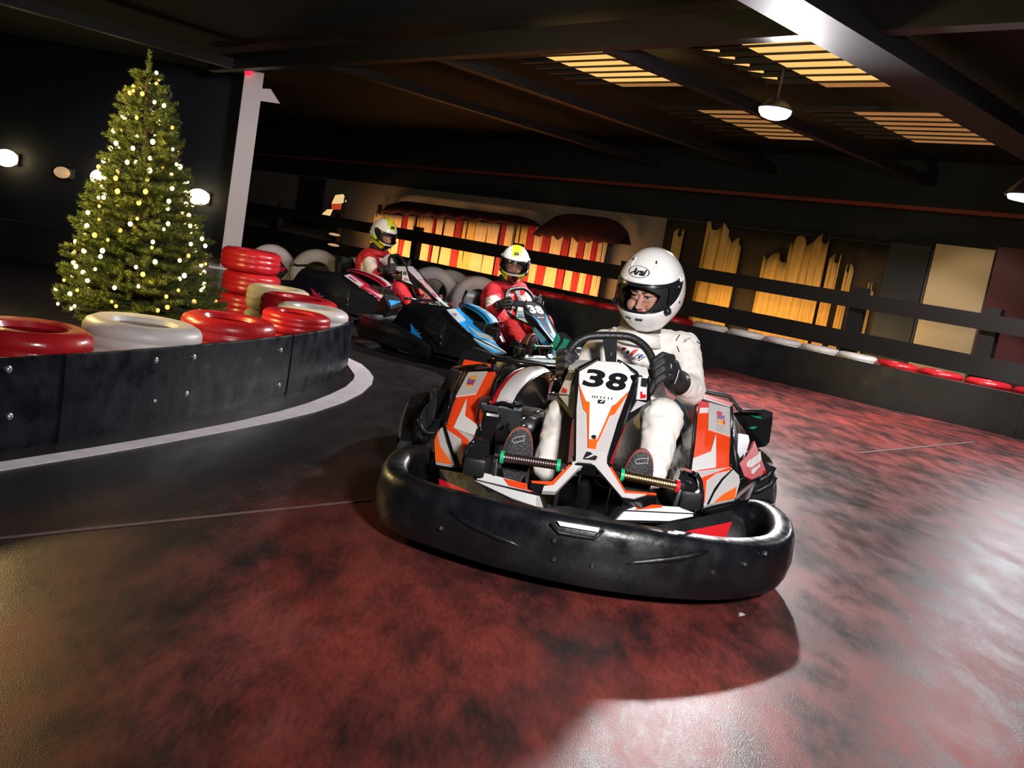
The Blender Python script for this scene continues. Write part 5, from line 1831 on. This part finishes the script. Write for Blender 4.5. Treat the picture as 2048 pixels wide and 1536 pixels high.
    ov, of = [], []
    N = 48
    for i in range(N):
        a = 2 * math.pi * i / N
        thick = 0.0020 + 0.0040 * abs(math.cos(a)) ** 3
        for rx_, ry_ in ((.053, .0245), (.053 - thick, .0245 - 0.0022)):
            ov.append(Vector((rx_ * math.cos(a), ry_ * math.sin(a), 0)))
    for i in range(N):
        j = (i + 1) % N
        of.append((2 * i, 2 * j, 2 * j + 1, 2 * i + 1))
    hpart('brow_oval', wrap((ov, of), -4, 32, 1.006), 'ink', hel)
    t2 = text2d('Arai', 0.026, shear=0.32, offset=0.0022, sx=1.12)
    hpart('brow_lettering', wrap(t2, -4, 32, 1.006), 'ink', hel)
    # lining with the face opening
    ltop = lambda a: 12.0 - 10 * (a / 44) ** 2
    lbot = lambda a: -27 + 27 * (a / 44) ** 2.4
    hpart('helmet_lining', shell(44, ltop, lbot, -60, 0.91), 'lining', hel)

    # ---------------- head seen through the visor
    h = G()
    h.add(ellipsoid((0, .012, -.015), (.084, .100, .118), nu=28, nv=20))
    h.add(ellipsoid((0, -.03, -.085), (.052, .062, .052)))
    h.add(capsule((0, -.086, -.012), (0, -.108, -.050), .0085, .011))
    h.add(ellipsoid((0, -.112, -.053), (.0125, .0125, .0105)))
    for s in (-1, 1):
        h.add(ellipsoid((s * .012, -.100, -.056), (.0085, .011, .008)))
        h.add(ellipsoid((s * .042, -.062, -.058), (.030, .030, .028)))
        h.add(capsule((s * .012, -.089, .003), (s * .050, -.070, .002), .0095, .009))
        h.add(capsule((s * .018, -.0865, -.0265), (s * .045, -.077, -.026), .0075, .007))
    h.add(capsule((-.016, -.091, -.078), (.016, -.091, -.078), .0065, .0065))
    h.add(capsule((-.013, -.090, -.087), (.013, -.090, -.087), .0065, .0065))
    h.add(ellipsoid((0, -.078, -.115), (.024, .02, .018)))
    hd = fuse('head', ([p + K0 for p in h.v], h.f), 0.0034, 2, M['skin'], D)
    hd.location = hc - K0
    hd.rotation_euler = (math.radians(12), 0, yaw)

    def fpart(name, vf, mk):
        if isinstance(vf, G):
            vf = (vf.v, vf.f)
        return newobj(name, ([p + K0 for p in vf[0]], vf[1]), M[mk], hd, smooth='all')
    for s in (-1, 1):
        fpart('eye', ellipsoid((s * .0305, -.0815, -.013), (.0128, .0112, .0064)), 'eye')
        fpart('iris', ellipsoid((s * .0305 - .001, -.0912, -.0132), (.0058, .0035, .0057), nu=14, nv=8), 'iris')
        fpart('upper_lid', tube([Vector((s * .0305 + x, -.0945 + abs(x) * .22 + s * x * .25, -.0072 - abs(x) * .16)) for x in (-.014, -.007, 0, .007, .014)], .0024, 8), 'hair')
        fpart('eyelid', tube([Vector((s * .0305 + x, -.0925 + abs(x) * .22 + s * x * .25, -.0205 + abs(x) * .12)) for x in (-.015, -.008, 0, .008, .015)], [.002, .0034, .0036, .0034, .002], 8), 'skin')
        fpart('eyelid', tube([Vector((s * .0305 + x, -.0920 + abs(x) * .22 + s * x * .25, -.0030 - abs(x) * .14)) for x in (-.016, -.008, 0, .008, .016)], [.002, .0036, .0042, .0036, .002], 8), 'skin')
        fpart('eyebrow', tube([Vector((s * x, y, z)) for x, y, z in ((.012, -.099, .004), (.024, -.097, .009), (.038, -.088, .011), (.052, -.076, .006))], [.003, .0042, .004, .002], 8), 'hair')
        fpart('nostril', ellipsoid((s * .007, -.1165, -.061), (.0035, .003, .0022), nu=10, nv=6), 'iris')
    fpart('lips', tube([Vector((x, -.0975 + abs(x) * .35, -.0815)) for x in (-.02, -.01, 0, .01, .02)], [.002, .0045, .0048, .0045, .002], 10), 'lip')
    hh = G()
    rnd = random.Random(5)
    for i in range(46):
        a = math.radians(-78 + 156 * i / 45)
        r0, r1 = .098, .1045
        p = [Vector((math.sin(a) * .088 * 1.02, .012 - math.cos(a) * .104, .060)), Vector((math.sin(a + .03) * .091, .010 - math.cos(a) * .108, .036)), Vector((math.sin(a + .08) * .090, .011 - math.cos(a + .05) * .106, .017 + rnd.uniform(-.006, .007) + .010 * math.cos(a) ** 4))]
        hh.add(tube(p, [.007, .006, .0015], 6))
    hh.add(ellipsoid((0, .018, .035), (.087, .100, .082), nu=24, nv=12))
    fpart('hair', hh, 'hair')
    return D


driver = build_driver('person in a white race suit and white helmet driving the front kart')

# ------------------------------------------------------------------ the two karts behind, with their drivers
def pattern_helmet(name, base, acc, dark):
    """painted helmet: yellow crown stripe and cheeks, dark chin vent"""
    m = bpy.data.materials.new(name)
    m.use_nodes = True
    nt = m.node_tree
    L = nt.links.new
    b = nt.nodes['Principled BSDF']
    b.inputs['Roughness'].default_value = 0.16
    b.inputs['Coat Weight'].default_value = 0.5
    tc = nt.nodes.new('ShaderNodeTexCoord')
    sx = nt.nodes.new('ShaderNodeSeparateXYZ')
    L(tc.outputs['Object'], sx.inputs[0])

    def mt(op, a, c):
        k = nt.nodes.new('ShaderNodeMath')
        k.operation = op
        for i, x in enumerate((a, c)):
            if isinstance(x, (int, float)):
                k.inputs[i].default_value = x
            else:
                L(x, k.inputs[i])
        return k.outputs[0]
    ax = mt('ABSOLUTE', sx.outputs[0], 0)
    z, y = sx.outputs[2], sx.outputs[1]
    crown = mt('MULTIPLY', mt('GREATER_THAN', z, 0.085), mt('LESS_THAN', mt('ADD', ax, mt('MULTIPLY', z, -0.06)), 0.034))
    cheek = mt('MULTIPLY', mt('LESS_THAN', mt('ADD', z, mt('MULTIPLY', ax, -0.55)), -0.105), 1.0)
    cheek2 = mt('MULTIPLY', cheek, mt('GREATER_THAN', mt('FRACT', mt('MULTIPLY', mt('ADD', z, mt('MULTIPLY', ax, -0.55)), 22.0), 0), 0.22))
    chin = mt('MULTIPLY', mt('LESS_THAN', z, -0.085), mt('MULTIPLY', mt('LESS_THAN', ax, 0.045), mt('LESS_THAN', y, 0.0)))
    cols = [base, acc, dark]
    prev = None
    for fac, c in ((cheek, dark), (cheek2, acc), (crown, acc), (chin, dark)):
        mx = nt.nodes.new('ShaderNodeMix')
        mx.data_type = 'RGBA'
        if prev is None:
            mx.inputs[6].default_value = base
        else:
            L(prev, mx.inputs[6])
        mx.inputs[7].default_value = c
        L(fac, mx.inputs[0])
        prev = mx.outputs[2]
    L(prev, b.inputs['Base Color'])
    return m


def red_suit(name, spots):
    m = mat(name, (0.50, 0.012, 0.022), 0.75, vary=0.15, scale=6, bump=0.4, bscale=10)
    nt = m.node_tree
    L = nt.links.new
    b = nt.nodes['Principled BSDF']
    tc = nt.nodes.new('ShaderNodeTexCoord')
    prev = b.inputs['Base Color'].links[0].from_socket
    nz = nt.nodes.new('ShaderNodeTexNoise')
    nz.inputs['Scale'].default_value = 26
    L(tc.outputs['Object'], nz.inputs['Vector'])
    for c, r in spots:
        d = nt.nodes.new('ShaderNodeVectorMath')
        d.operation = 'DISTANCE'
        d.inputs[1].default_value = c
        L(tc.outputs['Object'], d.inputs[0])
        ad = nt.nodes.new('ShaderNodeMath')
        ad.operation = 'MULTIPLY_ADD'
        ad.inputs[1].default_value = 0.05
        L(nz.outputs['Fac'], ad.inputs[0])
        L(d.outputs['Value'], ad.inputs[2])
        lt = nt.nodes.new('ShaderNodeMath')
        lt.operation = 'LESS_THAN'
        lt.inputs[1].default_value = r + 0.025
        L(ad.outputs[0], lt.inputs[0])
        mx = nt.nodes.new('ShaderNodeMix')
        mx.data_type = 'RGBA'
        mx.inputs[7].default_value = (0.66, 0.55, 0.50, 1)
        L(lt.outputs[0], mx.inputs[0])
        L(prev, mx.inputs[6])
        prev = mx.outputs[2]
    L(prev, b.inputs['Base Color'])
    return m


YEL = (0.62, 0.66, 0.02, 1)
eL = aty((1152, 775), 3.84).lerp(aty((1208, 694), 3.97), 0.38) - K0
eR = aty((1381, 782), 3.84).lerp(aty((1366, 696), 3.97), 0.38) - K0
M['suit_red'] = red_suit('red_race_suit', [(eL, 0.085), (eR, 0.085)])
M['suit_red2'] = red_suit('red_white_race_suit', [(eL, 0.125), (eR, 0.12)])
M['helmet_yellow'] = pattern_helmet('white_yellow_helmet', (0.72, 0.70, 0.70, 1), YEL, (0.01, 0.01, 0.012, 1))
M['blue'] = mat('sky_blue_vinyl', (0.012, 0.24, 0.62), 0.3, vary=0.08, coat=0.2)
M['pale_blue'] = mat('pale_blue_vinyl', (0.30, 0.40, 0.46), 0.32, vary=0.08, coat=0.2)
M['blackpanel'] = mat('black_number_panel', (0.012, 0.013, 0.018), 0.3, vary=0.1)
M['whitedigit'] = mat('white_number_ink', (0.8, 0.8, 0.8), 0.45, vary=0.04)
M['tan'] = mat('tan_vinyl', (0.45, 0.30, 0.17), 0.35, vary=0.08)
M['crimson'] = mat('crimson_vinyl', (0.36, 0.008, 0.035), 0.35, vary=0.1)
M['silver'] = mat('silver_grey_vinyl', (0.42, 0.38, 0.40), 0.35, vary=0.08)
M['dark_hel_yellow'] = M['helmet_yellow']


def rem(**k):
    return {M[a].name: M[b] for a, b in k.items()}


def place(root, px, y, yaw, k=1.0):
    """turn about the kart's origin and set the driver's head on a sight line"""
    R = Matrix.Rotation(yaw, 3, 'Z')
    hloc = aty((1301, 580), 3.90) - K0
    tgt = aty(px, y)
    off = R @ hloc * k
    root.scale = (k, k, k)
    root.rotation_euler = (0, 0, yaw)
    root.location = (tgt.x - off.x, tgt.y - off.y, 0)


k2 = copy_tree(kart, None, rem(orange='blue', orange2='blue', red='blue', panel='blackpanel', digit='whitedigit', grey='pale_blue', chest_red='pale_blue', white='pale_blue', ink='whitedigit'), skip=('emblem', 'emblem_slash'))
k2['label'] = 'blue and black racing kart with white number 38 on a black panel, second in line'
d2 = copy_tree(driver, None, rem(suit='suit_red', helmet='helmet_yellow', collar='lining', sole='shoe', chest_red='print_white', chest_blue='print_white'), skip=('brow_oval', 'brow_lettering', 'chin_slot'))
d2['label'] = 'person in a red suit and yellow and white helmet driving the blue kart'
for o in (k2, d2):
    place(o, (1026, 546), 8.1, math.radians(47), 0.95)
k3 = copy_tree(kart, None, rem(orange='crimson', orange2='crimson', red='crimson', panel='silver', grey='silver', white='silver', sun_orange='crimson'), skip=('emblem', 'emblem_slash', 'number'))
k3['label'] = 'crimson and silver racing kart farthest back at left centre'
d3 = copy_tree(driver, None, rem(suit='suit_red2', helmet='helmet_yellow', collar='lining', sole='shoe', chest_red='print_white', chest_blue='print_white'), skip=('brow_oval', 'brow_lettering', 'chin_slot'))
d3['label'] = 'person in a red suit with white sleeves driving the farthest kart'
for o in (k3, d3):
    place(o, (764, 492), 10.2, math.radians(74))

# raised vents that only these two helmets have, and the green nose guard of the blue kart
def hp2(dr, yaw):
    for o in dr.children:
        if o.name.split('.')[0] == 'helmet':
            for nm, q, mk in (('crown_vent', ((-10, 40), (10, 40), (16, 72), (-16, 72)), 'vent_yellow'), ('crown_vent_lip', ((-12, 33), (12, 33), (11, 40), (-11, 40)), 'ink')):
                a = [hpt(az, el, 1.0) for az, el in q]
                b = [hpt(az * .85, el + (2 if el < 50 else -2), 1.06) for az, el in q]
                me = bpy.data.meshes.new(nm)
                v, f = loft([a, b])
                me.from_pydata([tuple(p) for p in v], [], f)
                me.materials.append(M[mk])
                c = bpy.data.objects.new(nm, me)
                COL.objects.link(c)
                c.parent = o


M['vent_yellow'] = mat('yellow_vent', YEL[:3], 0.3, vary=0.05)
hp2(d2, 0)
hp2(d3, 0)
for o in d2.children:
    if o.name.split('.')[0] in ('helmet', 'head'):
        o.rotation_euler = (math.radians(6), 0, math.radians(-44))

# green nose guard standing up at the front corner of the blue kart
Mi = (Matrix.Translation(k2.location) @ Matrix.Rotation(math.radians(47), 4, 'Z') @ Matrix.Scale(0.95, 4)).inverted()
gc = crop(800, 480, 5.689)
for nm, q, mk, lift in (('nose_guard', ((1680, 1440), (1705, 1230), (1785, 1055), (1865, 1050), (1925, 1095), (1975, 1160), (1885, 1260), (1800, 1410), (1750, 1450)), 'black', 0.0),
                        ('nose_guard_panel', ((1712, 1320), (1735, 1190), (1795, 1068), (1820, 1100), (1828, 1150), (1770, 1240)), 'teal', 0.012),
                        ('nose_guard_panel', ((1692, 1425), (1712, 1350), (1790, 1255), (1850, 1175), (1872, 1120), (1935, 1150), (1880, 1245), (1800, 1395), (1745, 1425)), 'teal', 0.012)):
    pts = [aty(p, 7.35 - 0.25 * i / 9) for i, p in enumerate(gc(*q))]
    pl = plane3((gc((1690, 1420))[0], 7.3), (gc((1790, 1060))[0], 7.42), (gc((1960, 1160))[0], 7.36))
    pts = [atplane(p, pl) + pl[1] * lift for p in gc(*q)]
    v, f = plate(pts, 0.03 if lift == 0 else 0.014, pl[1])
    newobj(nm, ([(Mi @ p) + Vector(k2.location) for p in v], f), M[mk], k2)
